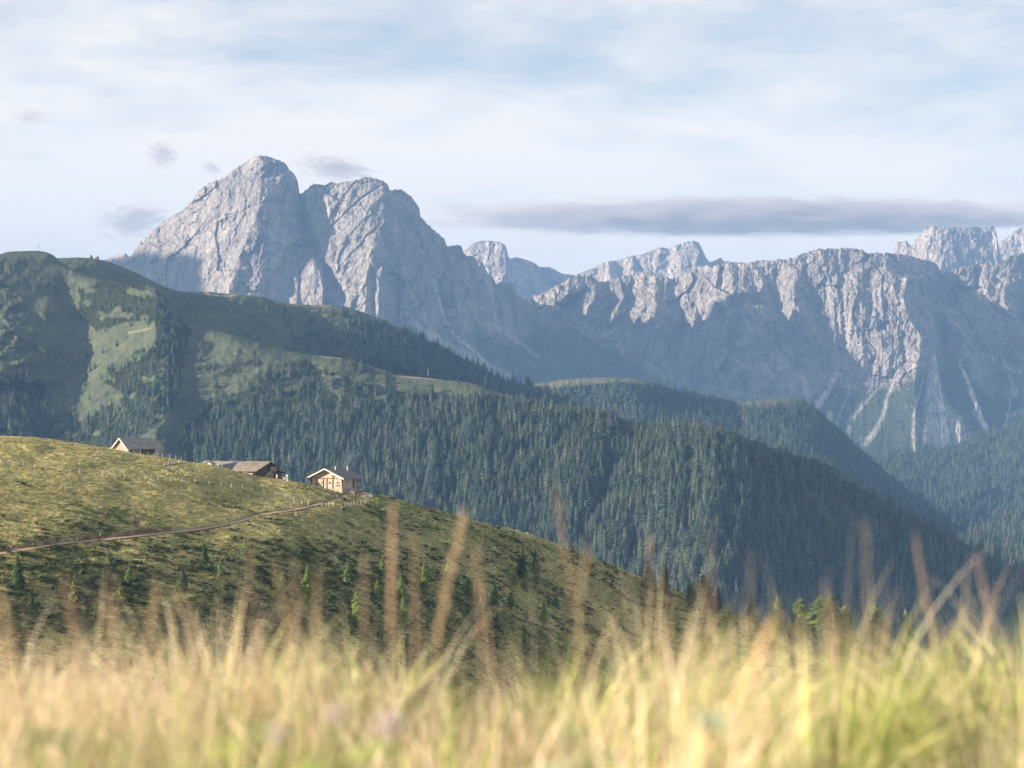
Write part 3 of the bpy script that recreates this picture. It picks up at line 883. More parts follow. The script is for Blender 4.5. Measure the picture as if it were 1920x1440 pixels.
FOREST_PROTO = []          # meshes of height 1 m: crown and trunk joined, used where a tree is a few pixels high
for i, (mm, kw) in enumerate([(M_con_dark, dict(rad=0.150, shape=0.75)), (M_con_dark, dict(rad=0.185, shape=0.65, levels=12)), (M_con_grey, dict(rad=0.135, shape=0.8, levels=17)),
                              (M_con_grey, dict(rad=0.175, shape=0.6, ragged=0.45)), (M_con_light, dict(rad=0.19, shape=0.6, ragged=0.5, levels=12, nb=7)), (M_con_dark, dict(rad=0.21, shape=0.5, ragged=0.5, levels=11)),
                              (M_con_light, dict(rad=0.15, shape=0.7, levels=13)),
                              (M_con_dark, dict(rad=0.27, shape=0.42, levels=9, ragged=.5)), (M_con_grey, dict(rad=0.10, shape=0.6, levels=17, nb=7)), (M_con_dead, dict(rad=0.14, shape=0.8, levels=12, nb=5, ragged=.6))]):
    v, tt = conifer_arrays(300 + i, **kw)
    tv, tq = trunk_arrays(0.97)
    me = make_mesh('conifer', np.concatenate([v, tv]), quads=np.array(tq) + len(v), tris=tt, mats=[mm, M_bark], smooth=False,
                   midx=[1] * len(tq) + [0] * len(tt))
    FOREST_PROTO.append(me)

proto_col = bpy.data.collections.new('forest_kinds')       # source shapes for the forest scatter, not linked into the scene
for i, me in enumerate(FOREST_PROTO):
    proto_col.objects.link(bpy.data.objects.new('conifer_kind_%02d' % i, me))


def scatter_group(col):
    ng = bpy.data.node_groups.new('forest_scatter', 'GeometryNodeTree')
    ng.interface.new_socket('Geometry', in_out='INPUT', socket_type='NodeSocketGeometry')
    ng.interface.new_socket('Geometry', in_out='OUTPUT', socket_type='NodeSocketGeometry')
    N = ng.nodes; L = ng.links
    gi = N.new('NodeGroupInput'); go = N.new('NodeGroupOutput')
    ci = N.new('GeometryNodeCollectionInfo'); ci.inputs['Collection'].default_value = col
    ci.inputs['Separate Children'].default_value = True; ci.inputs['Reset Children'].default_value = True
    iop = N.new('GeometryNodeInstanceOnPoints'); iop.inputs['Pick Instance'].default_value = True

    def na(name, typ):
        a = N.new('GeometryNodeInputNamedAttribute'); a.data_type = typ; a.inputs['Name'].default_value = name
        return a.outputs['Attribute']
    L.new(gi.outputs[0], iop.inputs['Points']); L.new(ci.outputs[0], iop.inputs['Instance'])
    L.new(na('kind_index', 'INT'), iop.inputs['Instance Index'])
    L.new(na('tree_rot', 'FLOAT_VECTOR'), iop.inputs['Rotation'])
    L.new(na('tree_size', 'FLOAT_VECTOR'), iop.inputs['Scale'])
    L.new(iop.outputs[0], go.inputs[0])
    return ng


SCATTER = scatter_group(proto_col)


def scatter_object(name, P, idx, rot, size):
    me = bpy.data.meshes.new(name)
    me.vertices.add(len(P)); me.vertices.foreach_set('co', P.astype(np.float32).ravel())
    a = me.attributes.new('kind_index', 'INT', 'POINT'); a.data.foreach_set('value', idx.astype(np.int32))
    a = me.attributes.new('tree_rot', 'FLOAT_VECTOR', 'POINT'); a.data.foreach_set('vector', rot.astype(np.float32).ravel())
    a = me.attributes.new('tree_size', 'FLOAT_VECTOR', 'POINT'); a.data.foreach_set('vector', size.astype(np.float32).ravel())
    o = link(name, me)
    md = o.modifiers.new('scatter', 'NODES'); md.node_group = SCATTER
    return o


def scatter_points(n, box, dens_fn, depth_fn, seed, hfun, mind=0.0):
    rs = np.random.RandomState(seed)
    px = box[0] + (box[2] - box[0]) * rs.rand(n); py = box[1] + (box[3] - box[1]) * rs.rand(n)
    keep = rs.rand(n) < dens_fn(px, py)
    px = px[keep]; py = py[keep]
    d = depth_fn(px, py)
    P = W(px, py, d); P[:, 2] -= 0.4
    h = hfun(px, py, rs)
    return px, py, d, P, h, rs


def kinds(rs, n, w):
    return rs.choice(len(FOREST_PROTO), n, p=np.array(w, float) / sum(w))


def C1_h(px, py, rs):
    base = np.interp(py, [480, 560, 680, 760, 860, 1000, 1200], [6.0, 6.8, 8.0, 10.0, 12.0, 13.8, 14.5])
    return base * (0.48 + 0.80 * rs.rand(len(px)) ** 0.9) * np.where(rs.rand(len(px)) < 0.1, 1.25, 1.0)


px, py, d, P, h, rs = scatter_points(38000, (-220, 480, 2060, 1240), C1_density, C1_depth, 501, C1_h)
# drop those wholly behind the meadow or the near grass
mead = np.interp(px, [-300, 0, 290, 540, 700, 950, 1150, 1350, 1500, 2100], [812, 818, 850, 900, 930, 1000, 1070, 1135, 1190, 1230])
vis = py - h / d * F < mead + 8
px, py, d, P, h, mead = px[vis], py[vis], d[vis], P[vis], h[vis], mead[vis]
n = len(px)
wgt = kinds(rs, n, [26, 14, 20, 14, 8, 12, 7, 12, 7, 3])
rot = np.stack([0.05 * rs.randn(n), 0.05 * rs.randn(n), 6.283 * rs.rand(n)], 1)
wid = h * (0.85 + 0.45 * rs.rand(n)); size = np.stack([wid, wid, h], 1)
# the 300 that show largest stand as single trees
inview = (px > 5) & (px < 1915) & (py < mead - 6) & (py < 1120)
score = np.where(inview, h / d, 0)
order = np.argsort(-score); single = order[:300]; rest = order[300:]
FOREST_LABEL = 'tall blue green conifer in the dense forest on the shaded valley side'
for i in single:
    o = bpy.data.objects.new('conifer', FOREST_PROTO[wgt[i]])
    COL.objects.link(o)
    o.location = P[i]; o.rotation_euler = rot[i]; o.scale = size[i]
    tag(o, FOREST_LABEL, 'tree', 'tallest conifers of the forest on the valley side')
o = scatter_object('forest', P[rest], wgt[rest], rot[rest], size[rest])
tag(o, 'dense blue green conifer forest covering the hill behind the alpine huts', 'forest', kind='stuff')


def C2_density(px, py):
    top = np.interp(px, C2_px, C2_topv)
    d = np.interp(px, [520, 640, 760, 900], [0.02, 0.30, 0.9, 1.0])
    d = np.where((px < 700) & (py - top < 12), 0.02, d)
    d = np.where((px < 760) & (py - top < 6), 0.05, d)
    return d * (py > top + 1)


def forest_on(n, box, dens, dep, seed, hlo, hhi, w, name, label):
    px, py, d, P, h, rs = scatter_points(n, box, dens, dep, seed, lambda a, b, r: hlo + (hhi - hlo) * r.rand(len(a)))
    k = len(px)
    rot = np.stack([0.05 * rs.randn(k), 0.05 * rs.randn(k), 6.283 * rs.rand(k)], 1)
    wid = h * (1.0 + 0.4 * rs.rand(k))
    o = scatter_object(name, P, kinds(rs, k, w), rot, np.stack([wid, wid, h], 1))
    return tag(o, label, 'forest', kind='stuff')


forest_on(9000, (420, 570, 1285, 900), C2_density, C2_depth, 502, 8, 15, [40, 25, 10, 10, 2, 20, 1, 8, 4, 2], 'forest', 'dark shaded conifer forest along the ridge below the rock faces')


def D1_density(px, py):
    top = np.interp(px, D1_px, D1_topv)
    open_ = ((px > 960) & (px < 1180) & (py - top < 16 - 0.03 * np.abs(px - 1080))) | ((px > 1380) & (px < 1475) & (py - top < 13))
    return np.where(open_, 0.03, 0.95) * (py > top + 2)


forest_on(7500, (930, 703, 1800, 1010), D1_density, D1_depth, 503, 9, 16, [40, 25, 10, 10, 4, 20, 2, 8, 4, 2], 'forest', 'dark blue forest on the middle hill with small clearings on its crest')
forest_on(4200, (1600, 780, 2020, 1010), lambda a, b: (b > np.interp(a, E1_px, E1_topv) - 2) * 0.9 * (perlin(a / 26, b / 14, 7) > -0.4), E1_depth, 504, 12, 20, [40, 25, 15, 10, 1, 20, 1, 8, 4, 3], 'forest', 'hazy forest at the foot of the scree slopes on the right')
forest_on(2600, (1760, 940, 2025, 1200), lambda a, b: (b > np.interp(a, E2_px, E2_topv)) * 0.95, E2_depth, 505, 10, 17, [30, 20, 20, 20, 8, 10, 8, 8, 4, 2], 'forest', 'forest on the small spur at the right edge above the valley stream')
# ------------------------------------------------------------------ valley ground and the alpine meadow with the huts
def tussock_material():
    m, t = mat('meadow_grass')
    P = t.pos()
    n1 = t.noise(t.vmap(P, (0.10, 0.22, 0.2)), 1.0, 5, 0.6)
    n2 = t.noise(t.vmap(P, (0.9, 1.6, 1.6)), 1.0, 5, 0.7)
    dry = t.attr('dry')
    g = t.mix(n2, (0.085, 0.12, 0.038), (0.22, 0.26, 0.085))
    s = t.mix(n2, (0.30, 0.29, 0.12), (0.64, 0.60, 0.31))
    c = t.mix(t.math('ADD', dry, t.mapr(n1, 0.3, 0.7, -0.25, 0.25), clamp=True), g, s)
    c = t.mix(t.attr('heath'), c, t.mix(n2, (0.030, 0.042, 0.018), (0.075, 0.085, 0.036)))
    c = t.mix(t.attr('bare'), c, t.mix(n2, (0.085, 0.050, 0.034), (0.20, 0.12, 0.08)))
    t.surf(c, 0.95, bump=n2, bstr=0.9, bdist=0.5, spec=0.05)
    return m


M_meadow = tussock_material()
B_top = [(-260, 800), (-120, 812), (0, 817), (64, 820), (112, 826), (165, 834), (202, 840), (240, 847), (292, 855), (330, 861), (360, 867), (395, 871), (420, 877), (450, 885), (480, 892), (520, 898), (551, 902), (585, 909), (615, 917),
         (637, 921), (675, 926), (707, 926), (740, 934), (790, 948), (853, 963), (893, 977), (940, 988), (990, 1000), (1033, 1015), (1073, 1030), (1113, 1045), (1157, 1063), (1207, 1083), (1240, 1097),
         (1280, 1111), (1350, 1140), (1450, 1178), (1600, 1232), (1800, 1300), (2100, 1380)]
B_px = np.linspace(-240, 1900, 1500)
B_topv = ip(B_px, B_top)
_bx = np.linspace(-900, 2700, 1800); B_tops = np.interp(B_px, _bx, np.convolve(np.pad(ip(_bx, [(-900, 740)] + B_top + [(2700, 1560)]), 160, 'edge'), np.ones(321) / 321, 'valid'))
B_D = [(-240, 536), (300, 548), (630, 556), (800, 566), (1000, 582), (1200, 592), (1500, 580), (1900, 560)]
B_S = [(-240, 0.25), (500, 0.27), (900, 0.31), (1400, 0.36), (1900, 0.36)]


def d1(pts): return [(x / 2.6667, 780 + y / 2.6667) for x, y in pts]


PATH = d1([(-120, 708), (0, 690), (150, 665), (300, 641), (500, 622), (700, 600), (850, 585), (1000, 567), (1100, 550), (1200, 527), (1300, 497), (1400, 481), (1460, 472), (1530, 458), (1600, 440), (1660, 418), (1700, 400), (1730, 385)])
PATH_A = np.array(PATH)


def meadow_depth(px, py):
    top = np.interp(px, B_px, B_topv)
    smo = np.interp(px, B_px, B_tops); k = np.clip((py - top) / 55, 0, 1); k = k * k * (3 - 2 * k)
    return slope_depth(py, top * (1 - k) + smo * k, ip(px, B_D), ip(px, B_S)) + 5.0 * np.exp(-np.clip(py - top, 0, None) / 5.0) \
        - 5.0 * fbm(px / 240, py / 90, 3, 131) * np.clip((py - top) / 30, 0, 1)


def path_mask(px, py, w0=3.0, w1=6.0):
    d, fr = segdist(px, py, PATH)
    return np.clip((w1 - d) / (w1 - w0), 0, 1)


def meadow_zdisp(px, py, P):
    x, y = P[..., 0], P[..., 1]
    xr = x + 0.10 * y; yr = y + 0.20 * x                       # terracettes follow the slope line
    wv = 1.2 * fbm(x / 9, y / 9, 3, 141)
    t1 = ridged(xr / 10 + wv * .3, (yr + wv * 1.6) / 4.2, 3, 142)
    t2 = fbm(xr / 3.2, yr / 1.5, 4, 143, 0.6)
    top = np.interp(px, B_px, B_topv)
    k = np.clip((py - top) / 14, 0.12, 1)
    k = k * np.clip(0.55 + 0.6 * fbm(x / 30, y / 30, 2, 144), 0.25, 1.0)
    k = k * (1 - 0.9 * path_mask(px, py))
    k = k * np.where(px > 620, np.interp(px, [620, 760, 2000], [1, 0.85, 0.85]), 1)
    return k * (0.62 * t1 + 0.46 * t2 + 0.34 * fbm(xr / 1.3, yr / 0.8, 3, 145, .6))


def meadow_attr(px, py, D):
    P = W(px, py, D); x, y = P[..., 0], P[..., 1]
    wv = 1.2 * fbm(x / 9, y / 9, 3, 141)
    t1 = ridged((x + .1 * y) / 10 + wv * .3, (y + .2 * x + wv * 1.6) / 4.2, 3, 142)
    big = fbm(x / 26, y / 22, 4, 151)
    # dry grass on the upper left, moist and shrubby lower down
    up = np.interp(py - np.interp(px, B_px, B_topv), [0, 40, 130, 190, 260, 340], [0.62, 0.60, 0.50, 0.30, 0.20, 0.30])
    up = up * np.interp(px, [0, 500, 700, 1100], [1, 0.95, 0.62, 0.72])
    dry = np.clip(up + 0.5 * big + 0.32 * t1 + .22 * fbm(x / 2.2, y / 1.6, 3, 152), 0, 1)
    hz = np.interp(py, [920, 1000, 1060, 1170], [-0.25, 0.08, 0.38, 0.34]) * np.interp(px, [0, 500, 800, 1000], [1, 1, .7, .5])
    heath = np.clip((fbm(x / 7, y / 3.5, 4, 153, .6) * 1.6 - 0.30 + hz) * 2.2, 0, 0.95) * (0.45 + .55 * np.clip(0.5 - t1, 0, 1))
    bare = np.zeros(px.shape)
    wx = px + 5 * fbm(px / 14, py / 8, 3, 154); wy = py + 2.0 * fbm(px / 14, py / 8, 3, 155)
    cut = [(x_, y_ - 5.5) for x_, y_ in PATH[:7]]
    d, fr = segdist(wx, wy, cut); bare = np.maximum(bare, np.clip((5.6 - d) / 2, 0, 1) * np.clip(0.8 + 1.2 * fbm(px / 18, py / 9, 2, 156), 0, 1))
    for (cx, cy, rx, ry) in [(256, 982, 13, 10), (275, 997, 40, 7), (588, 946, 20, 6), (604, 949, 10, 4), (485, 909, 9, 2), (330, 888, 12, 2.2), (1040, 1118, 40, 5)]:
        bare = np.maximum(bare, np.clip(1.5 - 1.5 * np.hypot((wx - cx) / rx, (wy - cy) / ry), 0, 1))
    bare = np.maximum(bare, 0.6 * path_mask(px, py, 2.0, 5.0))
    return {'dry': dry, 'heath': heath, 'bare': bare}


rows = np.concatenate([np.linspace(0, 0.06, 40)[:-1], np.linspace(0.06, 1, 420)])
meadow = relief_sheet('meadow', B_px, rows, B_topv, np.maximum(1345.0, B_topv + 90), meadow_depth, M_meadow, meadow_attr, back=(0.16, 10, 6.0), zdisp=meadow_zdisp)
tag(meadow, kind='structure')


def on_meadow(px, py, sink=0.0):
    """world point on the meadow under photograph pixel (px, py)"""
    a = np.array([[float(px)]]); b = np.array([[float(py)]])
    P = W(a, b, meadow_depth(a, b)); P[..., 2] += meadow_zdisp(a, b, P)
    x, y, z = P[0, 0]
    return Vector((x, y, z - sink))


def at_depth(px, py, d): return Vector(((px - 960) / F * d, d, (HY - py) / F * d))


# footpath: a worn strip a few centimetres above the meadow
def strip(name, pts, wid, m, lift=0.05, n=160):
    a = np.array(pts); s = np.linspace(0, len(a) - 1, n)
    px = np.interp(s, np.arange(len(a)), a[:, 0]); py = np.interp(s, np.arange(len(a)), a[:, 1])
    wv = wid * (1 + 0.22 * fbm(s * 2.1, s * 0, 2, 161))
    V = []
    c = np.array([on_meadow(x, y) for x, y in zip(px, py)])
    t = np.gradient(c, axis=0); t[:, 2] = 0; t /= np.linalg.norm(t, axis=1)[:, None]
    nrm = np.stack([-t[:, 1], t[:, 0], 0 * t[:, 0]], 1)
    for k, f in enumerate((-0.5, -0.2, 0.2, 0.5)):
        p = c + nrm * (wv * f)[:, None]; p[:, 2] += lift + (0.0 if k in (0, 3) else 0.03) + 0.27 * (p[:, 1] - c[:, 1])
        V.append(p)
    V = np.stack(V, 1)
    me = make_mesh(name, V.reshape(-1, 3), quads=grid_quads(n, 4), mats=[m])
    return link(name, me)


M_dirt, t = mat('trodden_earth')
P_ = t.pos()
t.surf(t.mix(t.noise(P_, 1.3, 6, 0.7), (0.26, 0.185, 0.12), (0.54, 0.41, 0.28)), 0.95, bump=t.noise(P_, 4, 5), bstr=0.6, bdist=0.1, spec=0.05)
tag(strip('path', PATH[:-3], 1.45, M_dirt, 0.10), kind='structure')

# valley floor far below, reaching the limits of the landscape
M_valley, t = mat('valley_floor')
P_ = t.pos()
t.surf(t.mix(t.noise(P_, 0.01, 6, 0.6), (0.03, 0.045, 0.02), (0.08, 0.10, 0.045)), 0.95)
gx = np.linspace(-9400, 9400, 60); gy = np.linspace(-350, 11500, 50)
GX, GY = np.meshgrid(gx, gy)
GZ = -345 + 18 * fbm(GX / 900, GY / 900, 3, 171)
tag(link('terrain', make_mesh('terrain', np.stack([GX, GY, GZ], -1).reshape(-1, 3), quads=grid_quads(50, 60), mats=[M_valley])), kind='structure')


# knoll the photographer stands on; it drops away towards the meadow
def knoll_z(x, y):
    z = -0.632 - 0.024 * (y - 2) + 0.05 * fbm(x * 0.9 + 3, y * 0.9, 3, 181) + 0.045 * fbm(x * 3.2, y * 2.2, 2, 182)
    z = z + 0.105 * np.exp(-((x - 0.29) / 0.17) ** 2 - ((y - 3.3) / 0.8) ** 2) + 0.095 * np.exp(-((x - 0.64) / 0.15) ** 2 - ((y - 3.6) / 0.8) ** 2)
    z = z + 0.05 * np.exp(-((x + 0.62) / 0.2) ** 2 - ((y - 3.2) / 0.7) ** 2) - 0.03 * np.exp(-((x + 0.12) / 0.2) ** 2 - ((y - 3.4) / 1.0) ** 2)
    z = z - 0.07 * np.exp(-((x - 0.485) / 0.05) ** 2 - ((y - 3.6) / 1.0) ** 2)
    z = z - 0.004 * np.clip((0.2 - x) / 0.2, 0, 1) * np.clip((x + 0.55) / 0.15, 0, 1)
    drop = np.clip(y - 5.0, 0, None)
    z = z - np.minimum(0.04 * drop ** 2, 0.30 * drop)
    return np.where(y > 155, np.maximum(z, -46 - 0.02 * (y - 155)), z)


yy = np.concatenate([np.linspace(-4, 8, 110), np.linspace(8.3, 40, 40), np.geomspace(41, 400, 40)])
uu = np.linspace(-1, 1, 90)
KX = uu[None, :] * (3.0 + 0.42 * np.abs(yy))[:, None]; KY = np.repeat(yy[:, None], 90, 1)
M_soil, t = mat('knoll_turf')
P_ = t.pos(); n_ = t.noise(P_, 9, 6, 0.7)
t.surf(t.mix(t.mapr(n_, 0.35, 0.65), (0.030, 0.036, 0.013), (0.10, 0.085, 0.035)), 0.95, bump=n_, bstr=1, bdist=0.03)
KZ = np.maximum(knoll_z(KX, KY), -52)
tag(link('ground', make_mesh('ground', np.stack([KX, KY, KZ], -1).reshape(-1, 3), quads=grid_quads(len(yy), 90), mats=[M_soil])), kind='structure')


# ------------------------------------------------------------------ small mesh builder for the things that people made
class MB:
    def __init__(s): s.v = []; s.f = []

    def face(s, pts):
        i = len(s.v); s.v.extend([tuple(p) for p in pts]); s.f.append(tuple(range(i, i + len(pts))))

    def prism(s, a, b):
        """solid between two matching polygons"""
        n = len(a); i = len(s.v)
        s.v.extend([tuple(p) for p in a] + [tuple(p) for p in b])
        s.f.append(tuple(range(i + n - 1, i - 1, -1))); s.f.append(tuple(range(i + n, i + 2 * n)))
        for k in range(n):
            j = (k + 1) % n
            s.f.append((i + k, i + j, i + n + j, i + n + k))

    def box(s, c, sz):
        x, y, z = c; a, b, h = sz[0] / 2, sz[1] / 2, sz[2] / 2
        s.prism([(x - a, y - b, z - h), (x + a, y - b, z - h), (x + a, y + b, z - h), (x - a, y + b, z - h)],
                [(x - a, y - b, z + h), (x + a, y - b, z + h), (x + a, y + b, z + h), (x - a, y + b, z + h)])

    def bar(s, p, q, w, h=None, n=4, taper=1.0):
        p = Vector(p); q = Vector(q); d = (q - p).normalized()
        up = Vector((0, 0, 1)) if abs(d.z) < 0.9 else Vector((1, 0, 0))
        a = d.cross(up).normalized(); b = a.cross(d).normalized(); h = h or w
        off = math.pi / n if n == 4 else 0; r = 0.7071 if n == 4 else 0.5
        A = [p + a * (math.cos(off + 6.2832 * k / n) * w * r) + b * (math.sin(off + 6.2832 * k / n) * h * r) for k in range(n)]
        B = [q + a * (math.cos(off + 6.2832 * k / n) * w * r * taper) + b * (math.sin(off + 6.2832 * k / n) * h * r * taper) for k in range(n)]
        s.prism(A, B)

    def blob(s, c, r, seed=0, sub=2, rough=0.25):
        import bmesh
        bm = bmesh.new(); bmesh.ops.create_icosphere(bm, subdivisions=sub, radius=1.0)
        v = np.array([x.co for x in bm.verts])
        k = 1 + rough * fbm(v[:, 0] * 1.3 + v[:, 2] + seed * 7.7, v[:, 1] * 1.3 - v[:, 2] + seed, 3, 190 + seed)
        i = len(s.v)
        s.v.extend([(c[0] + a * r[0] * kk, c[1] + b * r[1] * kk, c[2] + d * r[2] * kk) for (a, b, d), kk in zip(v, k)])
        s.f.extend([tuple(i + x.index for x in f.verts) for f in bm.faces])
        bm.free()

    def build(s, name, m, parent=None, smooth=False):
        me = bpy.data.meshes.new(name)
        me.from_pydata([tuple(map(float, v)) for v in s.v], [], s.f)
        me.materials.append(m)
        if smooth: me.polygons.foreach_set('use_smooth', [True] * len(me.polygons))
        me.update()
        return link(name, me, parent)


def thing(name, label, cat, loc, rz=0.0, group=None):
    o = bpy.data.objects.new(name, None); COL.objects.link(o)
    o.empty_display_size = 0.5
    o.location = loc; o.rotation_euler = (0, 0, rz)
    return tag(o, label, cat, group)


def plank(name, a, b, sc=(1, 1, 6), rough=0.85, bump=True):
    m, t = mat(name)
    O = t.obj()
    n = t.noise(t.vmap(O, (0.5, 0.5, 5)), 2.0, 5, 0.65)
    n2 = t.noise(O, 0.9, 3)
    c = t.mix(t.mapr(t.math('ADD', t.math('MULTIPLY', n, .6), t.math('MULTIPLY', n2, .4)), 0.35, 0.65), a, b)
    sp = t.n('ShaderNodeSeparateXYZ'); t.put(sp.inputs[0], O)
    saw = t.math('FRACT', t.math('MULTIPLY', sp.outputs[2], sc[2]))
    c = t.mix(t.mapr(saw, 0.0, 0.16, 0.55, 0.0), c, tuple(x * 0.35 for x in a))
    t.surf(c, rough, bump=saw if bump else None, bstr=0.4, bdist=0.05, spec=0.1)
    return m


def shingle(name, a, b):
    m, t = mat(name)
    O = t.obj()
    n = t.noise(t.vmap(O, (5, 1.2, 5)), 1.2, 5, 0.7); n2 = t.noise(O, 0.7, 4)
    c = t.mix(t.mapr(t.math('ADD', t.math('MULTIPLY', n, .55), t.math('MULTIPLY', n2, .45)), 0.35, 0.65), a, b)
    t.surf(c, 0.9, bump=n, bstr=0.6, bdist=0.06, spec=0.1)
    return m


def plain(name, c, rough=0.7, metallic=0.0, var=0.25, spec=0.3):
    m, t = mat(name)
    n = t.noise(t.obj(), 6, 4, 0.6)
    t.surf(t.mix(n, tuple(x * (1 - var) for x in c), tuple(min(1, x * (1 + var)) for x in c)), rough, metallic=metallic, spec=spec)
    return m


M_larchwood = plank('sunny_larch_logs', (0.40, 0.32, 0.235), (0.58, 0.49, 0.385), (1, 1, 4))
M_greywood = plank('silvered_boards', (0.24, 0.195, 0.165), (0.40, 0.335, 0.29), (1, 1, 4))
M_darkwood = plank('dark_boards', (0.075, 0.058, 0.048), (0.17, 0.14, 0.12), (1, 1, 4))
M_beam = plain('dark_beams', (0.10, 0.055, 0.03))
M_trim = plain('pale_bargeboard', (0.66, 0.55, 0.46))
M_roofgrey = shingle('grey_shingles', (0.17, 0.17, 0.17), (0.33, 0.32, 0.31))
M_roofdark = shingle('dark_shingles', (0.12, 0.115, 0.12), (0.24, 0.225, 0.225))
M_roofbrown = shingle('brown_shingles', (0.13, 0.108, 0.09), (0.26, 0.22, 0.185))
M_stone = plain('rubble_stone', (0.36, 0.30, 0.25), var=0.5)
M_white = plain('white_metal', (0.75, 0.74, 0.72), 0.5)
M_glass = plain('dark_panes', (0.025, 0.025, 0.03), 0.2, spec=0.5)
M_red = plain('red_paint', (0.42, 0.10, 0.10))
M_post = plain('weathered_post', (0.55, 0.49, 0.42), var=0.35)
M_rail = plain('weathered_rail', (0.26, 0.21, 0.17), var=0.4)
M_wire = plain('fence_wire', (0.30, 0.28, 0.26), 0.6, 0.3)
M_boulder = plain('lichen_rock', (0.20, 0.19, 0.18), var=0.5)
M_darkrock = plain('dark_heap', (0.05, 0.05, 0.06), var=0.5)
M_pink = plain('faded_pink_paint', (0.62, 0.42, 0.38))


def gable_roof(pts, y0, y1, th, name, m, parent):
    """roof slabs along the ridge direction; pts = (x, z) from eave to ridge to eave"""
    b = MB()
    for (xa, za), (xb, zb) in zip(pts[:-1], pts[1:]):
        b.prism([(xa, y0, za), (xb, y0, zb), (xb, y0, zb + th), (xa, y0, za + th)], [(xa, y1, za), (xb, y1, zb), (xb, y1, zb + th), (xa, y1, za + th)])
    return b.build(name, m, parent)


def gable_wall(w, y0, y1, eave, ridge, zb, name, m, parent, xr=None):
    b = MB(); h = w / 2
    p = [(-h, zb), (h, zb), (h, eave), (0, ridge), (-h, eave)]
    b.prism([(x, y0, z) for x, z in p], [(x, y1, z) for x, z in p])
    return b.build(name, m, parent)


def window(parent, face, u, z, w, h, sgn=1, frame=None):
    """window let into a wall: face ('y', y) gable side or ('x', x) long side; frame with a pane as its child"""
    ax, c = face
    f = MB(); t = 0.06; e = 0.05

    def bx(mb, du, dz, a, b, off, dep):
        if ax == 'y': mb.box((u + du, c - off, z + dz), (a, dep, b))
        else: mb.box((c + off, u + du, z + dz), (dep, a, b))
    for s_ in (-1, 1):
        bx(f, s_ * (w / 2), 0, t, h + t, e / 2, e)
        bx(f, 0, s_ * (h / 2), w - t, t, e / 2, e)
    bx(f, 0, 0, t * .6, h - t, e / 2, e * .8)
    fo = f.build('window', frame or M_trim, parent)
    g = MB(); bx(g, 0, 0, w - t, h - t, 0.012, 0.02); g.build('pane', M_glass, fo)
    return fo


# ---- barn on the skyline at the left
DB = 556.0
gc = at_depth(228, 849, DB); a = math.radians(50)
L_, W_ = 7.8, 5.8
ctr = gc + Vector((math.sin(a), math.cos(a), 0)) * (L_ / 2)
barn = thing('barn', 'small wooden barn with steep grey shingle roof alone on the skyline at left', 'barn', ctr, -a)
e_, r_ = 1.45, 3.4
k_ = (r_ - e_) / (W_ / 2)
gable_wall(W_, -L_ / 2, L_ / 2, e_ - .02, r_ - .04, -2.2, 'wall', M_greywood, barn)
gable_roof([(-3.75, r_ - k_ * 3.75), (0, r_), (3.75, r_ - k_ * 3.75)], -L_ / 2 - .7, L_ / 2 + .6, 0.16, 'roof', M_roofgrey, barn)
for s_ in (-1, 1):
    b = MB(); b.bar((s_ * 3.78, -L_ / 2 - .74, r_ - k_ * 3.78 + .02), (0, -L_ / 2 - .74, r_ + .06), 0.07, 0.26); b.build('bargeboard', M_trim, barn)
b = MB()
for s_ in (-1, 1): b.box((s_ * (W_ / 2 + .02), -L_ / 2 - .02, -0.3), (0.2, 0.2, 3.4))
b.box((W_ / 2 + .02, L_ / 2 - .1, -0.3), (0.2, 0.2, 3.4)); b.build('corner_post', M_trim, barn)
b = MB(); b.box((W_ / 2 + .03, 0, 0.15), (0.05, L_ - .5, 1.1)); b.build('lower_boarding', M_darkwood, barn)
b = MB(); b.box((-.2, -L_ / 2 - .03, 0.2), (1.6, 0.06, 2.0)); b.build('door', M_greywood, barn)

# ---- long farmhouse with stable gable in the middle
DF_ = 560.0
gc = at_depth(500, 896, DF_); a = math.radians(50)
L_ = 21.5
ctr = gc + Vector((-math.sin(a), math.cos(a), 0)) * (L_ / 2)
farm = thing('farmhouse', 'long low weathered farmhouse with patched shingle roof and outside staircase on its gable', 'farmhouse', ctr, a)
y0, y1 = -L_ / 2, L_ / 2; ys = y0 + 7.2
b = MB(); p = [(-3.7, -2.2), (2.6, -2.2), (2.6, 2.5), (0.2, 3.72), (-3.7, 1.95)]
b.prism([(x, y0, z) for x, z in p], [(x, ys, z) for x, z in p]); b.build('wall', M_darkwood, farm)
b = MB(); p = [(-3.6, -2.2), (2.6, -2.2), (2.6, 2.4), (0.2, 3.6), (-3.6, 1.9)]
b.prism([(x, ys + .01, z) for x, z in p], [(x, y1, z) for x, z in p]); b.build('wall', M_greywood, farm)
b = MB(); b.box((-3.74, y0 + 3.4, -0.5), (0.14, 6.6, 3.2)); b.build('stone_plinth', M_stone, farm)
gable_roof([(-4.6, 1.62), (0.2, 3.80), (3.3, 2.22)], y0 - 1.3, ys, 0.2, 'roof', M_roofbrown, farm)
gable_roof([(-4.5, 1.60), (0.2, 3.70), (3.2, 2.2)], ys + .01, y1 + .8, 0.2, 'roof', M_roofdark, farm)
gable_roof([(2.62, 2.15), (6.1, 1.0)], y0 - .3, y0 + 5, 0.18, 'lean_to_roof', M_roofdark, farm)
b = MB(); b.prism([(2.61, y0 + .6, -2.2), (5.4, y0 + .6, -2.2), (5.4, y0 + .6, 1.1), (2.61, y0 + .6, 2.0)], [(2.61, y0 + 4.5, -2.2), (5.4, y0 + 4.5, -2.2), (5.4, y0 + 4.5, 1.1), (2.61, y0 + 4.5, 2.0)])
b.build('lean_to_wall', M_darkwood, farm)
b = MB()                                                        # staircase: two strings and steps
